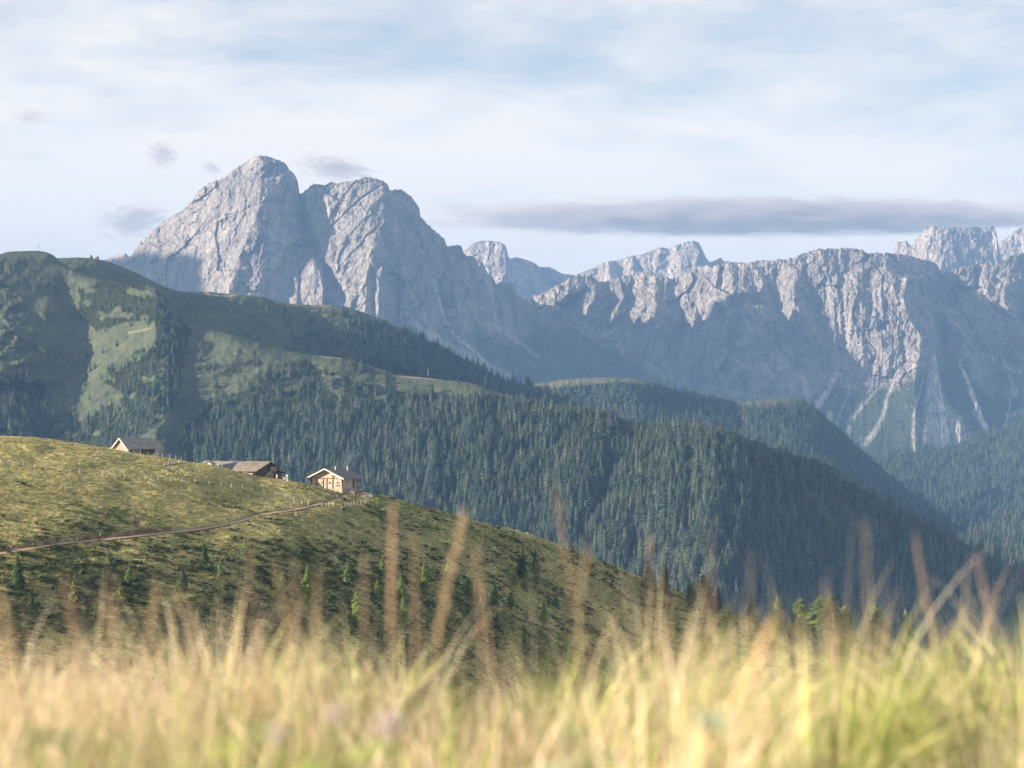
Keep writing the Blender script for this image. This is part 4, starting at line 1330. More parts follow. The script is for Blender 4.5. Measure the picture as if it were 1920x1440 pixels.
for s_ in (0, 0.8): b.bar((-1.6, y0 - .4 - s_, -0.25), (0.3, y0 - .4 - s_, 1.55), 0.08, 0.2)
for k in range(8):
    f_ = (k + .5) / 8; b.box((-1.6 + 1.9 * f_, y0 - .8, -0.2 + 1.75 * f_), (0.24, 0.8, 0.05))
b.build('staircase', M_post, farm)
b = MB(); b.box((1.1, y0 - .7, 1.58), (1.9, 1.3, 0.1))
b.build('balcony_floor', M_rail, farm)
b = MB()
for x in np.linspace(0.2, 2.0, 7): b.box((x, y0 - 1.3, 2.1), (0.08, 0.06, 0.95))
b.bar((0.15, y0 - 1.3, 2.6), (2.05, y0 - 1.3, 2.6), 0.08); b.build('railing', M_post, farm)
window(farm, ('y', y0), -2.9, 0.9, 0.5, 0.55, frame=M_beam)
b = MB(); b.box((1.4, y0 - .02, 0.55), (1.3, 0.05, 1.7)); b.build('door', M_greywood, farm)
b = MB(); b.box((0.6, y0 - .02, 2.5), (0.8, 0.05, 0.9)); b.build('hayloft_door', M_glass, farm)
window(farm, ('x', -3.82), y0 + 4.4, 0.7, 0.5, 0.5, frame=M_beam)

# ---- log hut with the sunny gable
DC_ = 559.5
gc = at_depth(613, 915, DC_); a = math.radians(25)
W_, L_ = 8.5, 6.6
ctr = gc + Vector((math.sin(a), math.cos(a), 0)) * (L_ / 2)
hut = thing('log_cabin', 'sunlit log cabin with broad gable, dark shingle roof, veranda and two white stovepipes', 'cabin', ctr, -a)
e_, r_ = 2.35, 4.55; k_ = (4.55 - 2.2) / 5.3
y0, y1 = -L_ / 2, L_ / 2
gable_wall(W_, y0, y1, r_ - k_ * W_ / 2 - .03, r_ - .03, 0.0, 'wall', M_larchwood, hut)
b = MB(); b.box((0, 0.05, -0.9), (W_ - .1, L_ + .1, 1.8)); b.build('stone_base', M_stone, hut)
gable_roof([(-5.3, r_ - k_ * 5.3), (0, r_), (5.3, r_ - k_ * 5.3)], y0 - 1.2, y1 + 3.2, 0.17, 'roof', M_roofdark, hut)
for s_ in (-1, 1):
    b = MB(); b.bar((s_ * 5.34, y0 - 1.24, r_ - k_ * 5.34 + .03), (0, y0 - 1.24, r_ + .07), 0.07, 0.30); b.build('bargeboard', M_trim, hut)
b = MB()
for x in (-2.7, -1.0, 0.0, 1.64): b.box((x, y0 - .06, 1.15), (0.16, 0.14, 2.5))
b.build('posts', M_beam, hut)
for s_ in (-1, 1):
    b = MB(); b.box((s_ * (W_ / 2), y0 - .01, 1.15), (0.24, 0.24, 2.3)); b.build('corner_post', M_beam, hut)
    b = MB(); b.bar((s_ * 4.2, y0 - .1, 1.4), (s_ * 4.6, y0 - 1.05, r_ - k_ * 4.6 - .05), 0.14); b.build('roof_brace', M_beam, hut)
b = MB(); b.box((0.0, y0 - .04, 2.36), (5.6, 0.08, 0.14)); b.build('tie_beam', M_beam, hut)
b = MB(); b.bar((0, y0 - 1.1, r_ - .22), (0, y0 + .1, r_ - .22), 0.2); b.build('ridge_beam', M_beam, hut)
window(hut, ('y', y0), -1.5, 1.27, 0.42, 0.62)
for x in (0.79, 3.0): window(hut, ('y', y0), x, 1.27, 0.62, 0.66)
b = MB()
for x in (-1.95, -1.5, 2.6, 3.15): b.box((x, y0 - .012, 2.12), (0.17, 0.02, 0.17))
b.build('vent_holes', M_glass, hut)
b = MB(); b.box((3.0, y0 - .16, 0.62), (0.95, 0.22, 0.2)); b.build('flower_box', M_beam, hut)
b = MB()                                                        # antlers on the boards of the gable
for s_ in (-1, 1):
    b.bar((1.75, y0 - .1, 2.62), (1.75 + s_ * .35, y0 - .2, 2.95), 0.06); b.bar((1.75 + s_ * .35, y0 - .2, 2.95), (1.75 + s_ * .28, y0 - .22, 3.25), 0.05); b.bar((1.75 + s_ * .2, y0 - .15, 2.8), (1.75 + s_ * .5, y0 - .2, 2.8), 0.05)
b.box((1.75, y0 - .05, 2.6), (0.34, 0.1, 0.5)); b.build('antlers', M_beam, hut)
window(hut, ('x', W_ / 2), y0 + 2.4, 1.3, 0.62, 0.66)
b = MB(); b.box((W_ / 2 + .02, y1 - 1.0, 1.0), (0.05, 0.9, 1.95)); b.build('door', M_darkwood, hut)
b = MB(); b.box((W_ / 2 - 1.6, y1 + 1.4, -0.05), (3.6, 2.7, 0.14)); b.build('veranda_floor', M_rail, hut)
for x, y in ((W_ / 2, y1 + 2.6), (W_ / 2, y1 + .9), (W_ / 2 - 3.2, y1 + 2.6)):
    b = MB(); b.box((x, y, 0.4), (0.16, 0.16, 4.0)); b.build('veranda_post', M_beam, hut)
b = MB()
for z in (0.35, 0.65, 0.95): b.bar((W_ / 2 + .02, y1 + .95, z), (W_ / 2 + .02, y1 + 2.55, z), 0.07)
b.build('railing', M_post, hut)
b = MB()
for y in np.arange(y1 + .3, y1 + 2.7, .32): b.box((W_ / 2 + .06, y, -0.95), (0.06, 0.24, 1.7))
b.build('under_floor_boarding', M_greywood, hut)
for x, y, h_ in ((1.1, y0 + 2.2, 1.05), (1.75, y0 + 7.0, 1.15)):
    b = MB(); zz = r_ - k_ * x; b.bar((x, y, zz - .1), (x, y, zz + h_), 0.2, n=8); b.bar((x, y, zz + h_), (x, y, zz + h_ + .12), 0.3, n=8)
    b.build('stovepipe', M_white, hut, True)

# ---- thin smoke drifting off the stovepipe
sm = hut.matrix_basis @ Vector((1.1, y0 + 2.2, 4.9))
M_smoke, t = mat('wood_smoke')
v = t.n('ShaderNodeVolumePrincipled'); v.inputs['Color'].default_value = (0.85, 0.88, 0.92, 1)
O = t.obj(); ln = t.n('ShaderNodeVectorMath', operation='LENGTH'); t.put(ln.inputs[0], O)
dn = t.math('MULTIPLY', t.mapr(ln.outputs['Value'], 1.0, 0.2), t.mapr(t.noise(O, 2.6, 4, .6), 0.42, 0.75))
t.put(v.inputs['Density'], t.math('MULTIPLY', dn, 0.10))
o_ = t.n('ShaderNodeOutputMaterial'); t.t.links.new(v.outputs[0], o_.inputs['Volume'])
b = MB(); b.blob((0, 0, 0), (1, 1, 1), 3, 3, 0.0); sk = b.build('smoke', M_smoke)
sk.location = sm + Vector((3.2, 1.0, 1.6)); sk.scale = (4.2, 2.2, 2.6); sk.rotation_euler = (0, math.radians(-28), 0)
tag(sk, 'faint wood smoke drifting right above the log cabin roof', 'smoke', kind='stuff')


# ---- tiny shed gable showing over the grass in front of the long roof
gc = at_depth(393.5, 872.5, 554)
shed = thing('shed', 'tiny pale gabled shed half hidden by the grass brow left of the long farmhouse roof', 'shed', gc, -0.35)
gable_wall(1.7, -.9, .9, .35, .85, -1.2, 'wall', M_trim, shed)
gable_roof([(-1.15, .22), (0, .9), (1.15, .22)], -1.15, 1.1, 0.1, 'roof', M_roofgrey, shed)

# ---- posts, stones and other small things round the huts
def single(name, label, cat, loc, make, m, rz=0.0, group=None, smooth=False):
    b = MB(); make(b); o = b.build(name, m, None, smooth); o.location = loc; o.rotation_euler = (0, 0, rz)
    return tag(o, label, cat, group)


def tpost(b, h=1.1, cap=0.45):
    b.bar((0, 0, -.3), (0, 0, h), 0.17); b.box((0, 0, h + .06), (cap, .2, .12))


single('wooden_post', 'pale post with a flat cap in front of the dark part of the farmhouse roof', 'post', at_depth(409, 875.5, 552), lambda b: tpost(b, 0.95, .5), M_post)
single('wooden_post', 'pale post with a knob cap before the brown part of the farmhouse roof', 'post', at_depth(455.5, 886, 552), lambda b: tpost(b, 1.15, .32), M_post)
single('wooden_post', 'short pale stake beside the stone plinth of the farmhouse', 'post', at_depth(460.4, 888, 552), lambda b: b.bar((0, 0, -.3), (0, 0, .7), .18), M_post)
single('wooden_post', 'thin short stake under the eave near the tiny shed', 'post', at_depth(417, 876, 552), lambda b: b.bar((0, 0, -.3), (0, 0, .38), .14), M_post)


def pillar(b):
    b.box((0, 0, .45), (.36, .36, 1.3)); b.prism([(-.3, -.3, 1.1), (.3, -.3, 1.1), (.3, .3, 1.1), (-.3, .3, 1.1)], [(-.12, -.12, 1.4), (.12, -.12, 1.4), (.12, .12, 1.4), (-.12, .12, 1.4)])


single('stone_pillar', 'pale pillar with a white cap at the right end of the farmhouse', 'pillar', at_depth(538, 901, 552), pillar, M_white)
single('plank_stack', 'small pinkish stack of boards left of the white capped pillar', 'planks', at_depth(533, 899.5, 552), lambda b: [b.box((0.03 * k, 0, .1 + .16 * k), (.75 - .06 * k, .5, .13)) for k in range(4)], M_pink)


def barrel(b):
    n = 10
    for z0, z1, r0, r1 in ((0, .3, .17, .22), (.3, .62, .22, .22), (.62, .9, .22, .16), (.9, .95, .18, .18)):
        b.prism([(r0 * math.cos(6.283 * k / n), r0 * math.sin(6.283 * k / n), z0) for k in range(n)], [(r1 * math.cos(6.283 * k / n), r1 * math.sin(6.283 * k / n), z1) for k in range(n)])


single('churn', 'pale pinkish churn standing by the farmhouse lean-to', 'churn', at_depth(519.5, 897, 552), barrel, M_pink, smooth=False)


def rock(name, label, px, py, r, seed, m=M_boulder, cat='rock'):
    p = on_meadow(px, py)
    return single(name, label, cat, p + Vector((0, 0, r[2] * .35)), lambda b: b.blob((0, 0, 0), r, seed, 3, 0.5), m, smooth=False)


rock('boulder', 'dark heap of stones on the grass below the log cabin', 640, 937, (1.15, .8, .55), 1, M_darkrock)
rock('boulder', 'small grey rock on the green slope below the farmhouse plinth', 449, 897, (.55, .45, .3), 2)
rock('boulder', 'grey rock beside the footpath near the bend', 556, 969.5, (.8, .6, .35), 3)
rock('boulder', 'flat pale stone on the slope right of the paddock', 716, 956, (.65, .4, .16), 4, M_white)
rock('boulder', 'dark boulder on the grass brow right of the paddock', 737, 937, (.85, .6, .5), 5, M_darkrock)

# low stone wall of an old pen on the upper meadow
wl = thing('stone_wall', 'low tumbled stone wall with stakes on the upper meadow below the barn', 'wall', on_meadow(322, 873))
o0 = Vector(wl.location); b = MB(); rs_ = random.Random(4)
for k in range(34):
    f_ = k / 33.0; p = on_meadow(308 + 33 * f_, 876.2 - 6.5 * f_) - o0
    b.blob((p.x + rs_.uniform(-.1, .1), p.y + rs_.uniform(-.2, .2), p.z + .16 + .1 * rs_.random()), (.24, .22, .18 + .08 * rs_.random()), k, 1, .4)
b.build('stones', M_stone, wl)
for x_, y_ in ((309, 876), (316, 874.5), (321, 873.5), (335, 870)):
    p = on_meadow(x_, y_) - o0; b = MB(); b.bar((p.x, p.y, p.z), (p.x + .03, p.y, p.z + 1.0), .11); b.build('stake', M_post, wl)


# ---- fences
def fence(label, bases, hgt, rails, pw=0.17, skip_rail=(), name='fence', snap=True, depth=None, lean=0.06, mpost=None, mrail=None, seed=1, rail_w=0.05):
    rs = random.Random(seed)
    pos = [on_meadow(x, y) if depth is None else at_depth(x, y, depth) for x, y in bases]
    o = thing(name, label, 'fence', pos[0]); o0 = pos[0]
    tops = []
    for p in pos:
        q = p - o0; h = hgt * rs.uniform(.85, 1.12); ln = Vector((rs.uniform(-lean, lean), rs.uniform(-lean, lean), 0)) * h
        b = MB(); b.bar(q + Vector((0, 0, -.4)), q + ln + Vector((0, 0, h)), pw * rs.uniform(.85, 1.2), taper=.9); b.build('post', mpost or M_post, o)
        tops.append((q, ln, h))
    if rails:
        b = MB()
        for i in range(len(tops) - 1):
            if i in skip_rail: continue
            for f_ in rails:
                (q, l, h), (q2, l2, h2) = tops[i], tops[i + 1]
                w_ = rail_w
                b.bar(q + l * f_ + Vector((0, -.08, h * f_)), q2 + l2 * f_ + Vector((0, -.08, h2 * f_ + rs.uniform(-.04, .04))), w_, w_ * (1.4 if w_ > .04 else 1))
        b.build('rail' if rail_w > .04 else 'wire', mrail or (M_rail if rail_w > .04 else M_wire), o)
    return o


fence('post and rail fence along the grass skyline left of the barn', d1([(-60, 127), (0, 132), (35, 135), (70, 134), (105, 134), (140, 132), (170, 131), (200, 131), (235, 132), (270, 136), (300, 139), (335, 142), (370, 145), (410, 149), (440, 153), (470, 157), (505, 162), (530, 165)]),
      1.0, (0.5, 0.88), mpost=M_rail, seed=11, rail_w=0.07)
fence('wire fence with pale posts running across the sunny meadow above the footpath', d1([(5, 250), (65, 258), (118, 260), (175, 266), (230, 271), (288, 279), (350, 286), (398, 294), (460, 301), (513, 307), (570, 311), (622, 314), (670, 319), (725, 326), (790, 329), (855, 331), (910, 336), (975, 341), (1045, 350), (1105, 356),
      (1155, 364), (1210, 373), (1260, 384), (1320, 396), (1375, 406), (1425, 417), (1470, 436), (1508, 444), (1542, 452)]), 1.15, (0.55, 0.9), seed=12, rail_w=0.03)
fence('wire fence with pale stakes in front of the skyline barn', [(180 + x / 8, 800 + y / 8) for x, y in [(490, 392), (570, 405), (670, 425), (780, 436), (870, 446), (990, 468), (1105, 478), (1195, 490), (1280, 505)]], 0.95, (0.6, 0.92), seed=13, rail_w=0.03, pw=.11)
dC4 = lambda pts: [(540 + x / 10.667, 850 + y / 10.667) for x, y in pts]
fence('short paddock fence of pale pointed posts below the log cabin', dC4([(670, 1072), (820, 1105), (885, 1108), (1075, 1145), (1140, 1108), (1210, 1088), (1265, 1072), (1322, 1055), (1380, 1055), (1460, 1055), (1530, 1030), (1560, 1000)]), 1.15, (0.5, 0.85), skip_rail=(0, 2), seed=14, pw=.16, rail_w=0.05)
fence('low rail fence on the brow beside the veranda of the log cabin', dC4([(1165, 800), (1240, 815), (1318, 865), (1400, 868), (1480, 872), (1560, 880), (1685, 905)]), 0.85, (0.6, 0.95), seed=15, pw=.12, rail_w=0.07)
fence('row of short stakes along the cut bank of the footpath', d1([(58, 668), (165, 655), (275, 634), (385, 628), (500, 606)]), 0.8, (), seed=16, pw=.1)
# sign on a post by the paddock gate
sg = thing('signpost', 'white rectangular notice board on a post by the paddock fence', 'sign', on_meadow(*dC4([(897, 1100)])[0]))
b = MB(); b.bar((0, 0, -.3), (0, 0, 1.1), .08); b.build('post', M_rail, sg)
b = MB(); b.box((.05, -.06, 1.05), (.28, .04, .5)); b.build('board', M_white, sg)
single('marker_post', 'slim pole standing by the red earth patch where the footpath meets the yard', 'pole', on_meadow(*dC4([(975, 905)])[0]), lambda b: b.bar((0, 0, -.3), (0, 0, 1.0), .09), M_post)


def bench(b):
    b.box((0, 0, .45), (1.3, .5, .08))
    for s_ in (-1, 1): b.box((s_ * .5, 0, .2), (.1, .4, .42))
    b.box((0, .25, .75), (1.3, .06, .4))


single('garden_bench', 'red bench on the grass beside the veranda fence', 'bench', on_meadow(*dC4([(1420, 850)])[0]), bench, M_red, -.3)
single('stone_slab', 'row of pale slabs along the terrace edge right of the red bench', 'slab', on_meadow(*dC4([(1590, 880)])[0]), lambda b: [b.box((-.8 + .55 * k, 0, .12), (.5, .35, .3 + .05 * (k % 2))) for k in range(4)], M_white, -.25)

# ---- summit cross, marker and cairn stones on the left hill
def on_hill1(px, dz=0.0):
    top = float(np.interp(px, C1_px, C1_topv)); d = float(C1_depth(np.array([float(px)]), np.array([top]))[0])
    return at_depth(px, top, d) + Vector((0, 0, dz))


cr = thing('summit_cross', 'thin summit cross on the rounded hilltop at far left', 'cross', on_hill1(73))
b = MB(); b.bar((0, 0, -.5), (0, 0, 8.0), .32); b.build('upright', M_rail, cr)
b = MB(); b.bar((-2.3, -.1, 5.6), (2.3, -.1, 5.6), .3); b.build('crossbar', M_rail, cr)
single('marker_post', 'small pale marker post on the slope right of the summit cross', 'pole', on_hill1(98.5), lambda b: b.bar((0, 0, -1), (0, 0, 3.0), .4), M_post)


def on_hill2(px):
    top = float(np.interp(px, C2_px, C2_topv)); d = float(C2_depth(np.array([float(px)]), np.array([top]))[0])
    return at_depth(px, top, d)


for px_, r_k, lb in ((170.5, 2.5, 'larger rounded boulder on the ridge between the hilltop and the rock wall'), (182.5, 2.2, 'smaller rounded boulder on the ridge just right of its larger neighbour')):
    single('boulder', lb, 'rock', on_hill2(px_) + Vector((0, 0, r_k * .6)), lambda b: b.blob((0, 0, 0), (r_k * .9, r_k, r_k), int(px_), 3, .4), M_boulder)
# ------------------------------------------------------------------ young trees on the meadow
def tree_proto(seed, m, trunk_h=0.0, trunk_r=0.018, **kw):
    v, tt = conifer_arrays(seed, **kw)
    v = v.copy()
    if trunk_h: v[:, 2] = trunk_h + v[:, 2] * (1 - trunk_h)
    tv, tq = trunk_arrays(0.93, trunk_r)
    return (make_mesh('crown', v, tris=tt, mats=[m], smooth=False), make_mesh('trunk', tv, quads=tq, mats=[M_bark]))


M_near_dark = conifer_material('near_dark_needles', (0.035, 0.060, 0.028), (0.065, 0.10, 0.042))
M_near_green = conifer_material('near_green_needles', (0.085, 0.135, 0.045), (0.15, 0.21, 0.075))
KIND = {
    'spruce': tree_proto(401, M_near_dark, 0, levels=24, nb=13, rad=0.22, shape=0.9, sub=2, ragged=.3),
    'spruce2': tree_proto(402, M_near_dark, 0, levels=22, nb=12, rad=0.28, shape=0.8, sub=2, ragged=.4),
    'green': tree_proto(403, M_near_green, 0, levels=22, nb=11, rad=0.24, shape=0.9, sub=2, ragged=.45, droop=.15),
    'lime': tree_proto(404, M_con_lime, 0, levels=24, nb=11, rad=0.25, shape=0.75, sub=2, ragged=.5, droop=.1),
    'lime2': tree_proto(405, M_con_lime, 0, levels=20, nb=10, rad=0.19, shape=0.7, sub=2, ragged=.5, droop=.1),
    'bare': tree_proto(406, M_near_green, .24, levels=18, nb=8, rad=0.20, shape=0.6, sub=2, ragged=.6, droop=.2),
    'thin': tree_proto(407, M_con_yel, .12, levels=20, nb=7, rad=0.16, shape=0.7, sub=2, ragged=.65, droop=.2),
    'round': tree_proto(408, M_near_green, .05, levels=20, nb=14, rad=0.34, shape=0.42, sub=2, ragged=.4, droop=.2),
    'rounddark': tree_proto(409, M_near_dark, .05, levels=20, nb=14, rad=0.36, shape=0.45, sub=2, ragged=.4, droop=.25),
}
NAMES = {'spruce': 'spruce', 'spruce2': 'spruce', 'green': 'young_spruce', 'lime': 'young_larch', 'lime2': 'young_larch', 'bare': 'young_larch', 'thin': 'young_larch', 'round': 'stone_pine', 'rounddark': 'stone_pine'}
TREES = [  # base pixel, height in pixels, kind, label
    (33, 1102, 62, 'spruce2', 'broad dark spruce at the far left below the footpath'),
    (204, 1062, 30, 'green', 'short green spruce below the footpath, second from the left'),
    (242, 1094, 36, 'green', 'small green spruce with a bare stem left of the broad green one'),
    (343, 1112, 52, 'spruce2', 'broad deep green spruce in the middle of the left slope'),
    (383, 1056, 38, 'spruce', 'dense dark young spruce just under the footpath, left of two more'),
    (461, 1058, 48, 'bare', 'green larch on a pale bare stem just below the footpath'),
    (414, 1089, 38, 'bare', 'small larch on a thin white stem right of the broad deep green spruce'),
    (138, 1134, 54, 'thin', 'pale thin larch with sparse branches on the left slope'),
    (224, 1136, 46, 'thin', 'yellowish slender larch behind the left grass stalks'),
    (574, 1128, 66, 'lime', 'bright green larch standing alone in the centre left of the slope'),
    (652, 1100, 52, 'bare', 'dark thin larch on a white stem right of the bright green one'),
    (669, 1172, 66, 'lime2', 'tall pale lime larch behind the tallest grass stalks at centre left'),
    (443, 1190, 54, 'thin', 'faint yellow green larch low on the slope behind straw grass'),
    (530, 1120, 44, 'bare', 'slim larch with bare white stem left of the bright green larch'),
    (58, 1144, 42, 'spruce', 'small dark spruce under the broad one at far left'),
    (182, 1164, 40, 'spruce', 'small dark spruce low on the slope at left'),
    (370, 1174, 36, 'green', 'tiny green spruce just above the straw grass at left'),
    (844, 1039, 36, 'green', 'lone green spruce high on the shaded slope right of the cabin'),
    (717, 1081, 38, 'green', 'small spruce left of the tall reddish grass stalk'),
    (707, 1126, 42, 'lime2', 'pale lime larch left of the cluster between the grass stalks'),
    (752, 1128, 52, 'lime', 'bushy lime larch between the two tallest grass stalks, left one'),
    (794, 1112, 52, 'lime', 'bushy lime larch between the two tallest grass stalks, right one'),
    (840, 1094, 46, 'lime2', 'light larch hidden behind the second tall grass stalk'),
    (834, 1132, 38, 'lime2', 'small light larch below the one behind the second tall stalk'),
    (756, 1172, 54, 'lime2', 'lime larch low between the grass stalks, foremost of its cluster'),
    (880, 1115, 42, 'lime', 'lime larch just right of the second tall grass stalk'),
    (896, 1125, 36, 'green', 'green spruce left of the neat pointed one on the shaded slope'),
    (903, 1176, 56, 'lime', 'bright pointed larch rising from the straw grass, left of a paler twin'),
    (928, 1136, 46, 'green', 'neat pointed green spruce in the middle of the shaded slope'),
    (978, 1083, 58, 'spruce', 'tallest dark spruce of the small group on the shaded slope'),
    (1003, 1078, 50, 'spruce', 'slim dark spruce right of the tallest dark one'),
    (1007, 1098, 54, 'thin', 'yellowing spruce at the right edge of the dark group'),
    (965, 1102, 46, 'thin', 'yellowing spruce at the left edge of the dark group'),
    (985, 1110, 36, 'lime', 'bright little larch in front of the dark group'),
    (959, 1146, 42, 'bare', 'dark sparse larch on a pale stem below the dark group'),
    (945, 1186, 48, 'lime', 'pale bright larch rising from the straw grass, right twin'),
    (1021, 1168, 44, 'lime', 'bright larch with yellow tip at the right end of the lower row'),
    (1042, 1140, 30, 'green', 'small green spruce right of the lower row'),
    (1071, 1130, 27, 'thin', 'tiny yellow spruce farthest right in the lower row'),
    (1029, 1134, 20, 'green', 'very small spruce touching the small green one in the lower row'),
    (988, 1163, 24, 'lime2', 'very small pale larch between the two bright ones in the lower row'),
    (932, 1167, 24, 'green', 'very small green spruce between the two bright pointed larches'),
    (1247, 1112, 56, 'spruce', 'dark pointed spruce on the brow at the right end of the meadow'),
    (1216, 1104, 46, 'round', 'rounded green pine on the brow just left of the dark pointed spruce'),
    (1101, 1062, 30, 'thin', 'brown green spruce on the meadow brow against the forest'),
    (1155, 1076, 22, 'green', 'little spruce on the brow right of the brown green one'),
    (1066, 1032, 8, 'spruce', 'tiny dark spruce tip on the brow of the meadow'),
    (1322, 1142, 62, 'rounddark', 'dark rounded pine behind the right grass hummock'),
    (1300, 1136, 46, 'round', 'green rounded pine touching the dark one behind the right hummock'),
    (1345, 1150, 50, 'spruce', 'dark spruce right of the rounded pines behind the right hummock'),
    (1556, 1230, 110, 'rounddark', 'large dark pine in the gap between the two right grass hummocks'),
    (1535, 1216, 96, 'round', 'large light green pine left of the dark one in the hummock gap'),
    (1500, 1200, 76, 'round', 'bright green bushy pine at the left of the hummock gap'),
    (1584, 1220, 84, 'round', 'yellow green pine right of the dark one in the hummock gap'),
    (1640, 1236, 100, 'round', 'light green pine top showing over the right grass hummock'),
    (1700, 1250, 104, 'lime', 'bright larch top showing over the right grass hummock'),
    (1790, 1290, 110, 'rounddark', 'dark green pine top near the right edge behind the grass'),
    (1460, 1190, 70, 'lime', 'light larch top over the grass left of the bushy pine'),
    (1408, 1168, 56, 'spruce', 'dark small spruce behind the middle of the right hummock'),
]
for i, (x_, y_, h_, k_, lb) in enumerate(TREES):
    p = on_meadow(x_, y_, 0.08)
    hm = h_ / F * p.y * 1.04
    o = thing(NAMES[k_], lb, 'tree', p, (i * 2.399) % 6.283)
    wv = 0.9 + 0.25 * ((i * 37) % 10) / 10
    o.scale = (hm * wv, hm * wv, hm)
    o.rotation_euler = (0.03 * math.sin(i * 5.1), 0.03 * math.sin(i * 3.3), (i * 2.399) % 6.283)
    for nm, me in zip(('crown', 'trunk'), KIND[k_]): link(nm, me, o)

# ------------------------------------------------------------------ grass tussocks on the meadow (ground cover)
def blades(n, h, spread, lean, wid, seed, segs=2):
    rs = np.random.RandomState(seed); V = []; T = []
    for k in range(n):
        a = rs.rand() * 6.283; r = spread * math.sqrt(rs.rand()); x, y = r * math.cos(a), r * math.sin(a)
        b = a + rs.randn() * .6; hh = h * (.6 + .6 * rs.rand()); ln = lean * (.4 + rs.rand()); w_ = wid * (.7 + .6 * rs.rand())
        px_, py_ = -math.sin(b) * w_, math.cos(b) * w_
        i = len(V)
        for s_ in range(segs + 1):
            f = s_ / segs; q = 1 - f * .92
            cx, cy = x + math.cos(b) * ln * f * f, y + math.sin(b) * ln * f * f
            V += [(cx - px_ * q, cy - py_ * q, hh * f * (1 - .18 * f)), (cx + px_ * q, cy + py_ * q, hh * f * (1 - .18 * f))]
        for s_ in range(segs): T += [(i + 2 * s_, i + 2 * s_ + 1, i + 2 * s_ + 3), (i + 2 * s_, i + 2 * s_ + 3, i + 2 * s_ + 2)]
    return np.array(V), np.array(T)


def tuft_mat(name, a, b):
    m, t = mat(name)
    t.surf(t.mix(t.n('ShaderNodeObjectInfo').outputs['Random'], a, b), 0.9, spec=.05, transl=.25)
    return m


M_tuft_dry = tuft_mat('dry_tussock', (0.32, 0.29, 0.12), (0.64, 0.58, 0.29))
M_tuft_green = tuft_mat('green_tussock', (0.09, 0.125, 0.036), (0.23, 0.26, 0.085))
M_tuft_heath = tuft_mat('heath_shrub', (0.03, 0.045, 0.018), (0.085, 0.10, 0.038))
tuft_col = bpy.data.collections.new('tussock_kinds')
for i, (mm, kw) in enumerate([(M_tuft_dry, dict(n=26, h=.26, spread=.30, lean=.22, wid=.035)), (M_tuft_dry, dict(n=20, h=.20, spread=.40, lean=.2, wid=.045)),
                              (M_tuft_green, dict(n=26, h=.22, spread=.36, lean=.2, wid=.045)), (M_tuft_heath, dict(n=34, h=.30, spread=.42, lean=.15, wid=.06))]):
    v, tt = blades(seed=600 + i, **kw)
    tuft_col.objects.link(bpy.data.objects.new('tussock_kind_%d' % i, make_mesh('tussock', v, tris=tt, mats=[mm], smooth=False)))
SC2 = scatter_group(tuft_col)
rs = np.random.RandomState(77)
n = 150000
px = -200 + 2080 * rs.rand(n); tp = ip(px, B_top); py = tp + 1 + (np.minimum(1340, tp + 440) - tp) * rs.rand(n)
ok = py < 1340; px, py = px[ok], py[ok]
pm = path_mask(px, py, 2.4, 5.0)
D = meadow_depth(px, py); P = W(px, py, D); P[:, 2] += meadow_zdisp(px, py, P)
at = meadow_attr(px, py, D)
ok = (pm < .2) & (at['bare'] < .4); P = P[ok]; dry = at['dry'][ok]; he = at['heath'][ok]
r = rs.rand(len(P))
# low bushes on the lower slope
nb_ = 420; bx_ = 720 * rs.rand(nb_); by_ = 1010 + 190 * rs.rand(nb_) ** 0.9
bd_ = meadow_depth(bx_, by_); BP = W(bx_, by_, bd_); BP[:, 2] += meadow_zdisp(bx_, by_, BP)
idx = np.where(he * 1.1 > r, 3, np.where(dry + .35 * (rs.rand(len(P)) - .5) > .45, (rs.rand(len(P)) > .5).astype(int), 2))
sz = (0.65 + .7 * rs.rand(len(P)))
P = np.concatenate([P, BP]); idx = np.concatenate([idx, np.where(rs.rand(nb_) < .6, 3, 2)]); sz = np.concatenate([sz, 1.6 + 1.5 * rs.rand(nb_)])
o = scatter_object('grass', P, idx, np.stack([0 * sz, 0 * sz, 6.283 * rs.rand(len(P))], 1), np.stack([sz, sz, sz * (.8 + .5 * rs.rand(len(P)))], 1))
o.modifiers[0].node_group = SC2
tag(o, 'dry tussock grass and heath covering the sloping meadow', 'grass', kind='stuff')

# ------------------------------------------------------------------ grass of the knoll right in front of the camera
M_grass, t = mat('knoll_grass')
c = t.attr('tone', 'Color')
t.surf(c, 0.6, spec=.25, transl=.20)
STRAW = [(0.84, 0.70, 0.47), (0.90, 0.80, 0.60), (0.78, 0.64, 0.40), (0.80, 0.74, 0.45), (0.80, 0.56, 0.40)]
GREEN = [(0.46, 0.52, 0.13), (0.60, 0.61, 0.23), (0.30, 0.40, 0.08), (0.72, 0.68, 0.33), (0.14, 0.23, 0.045)]


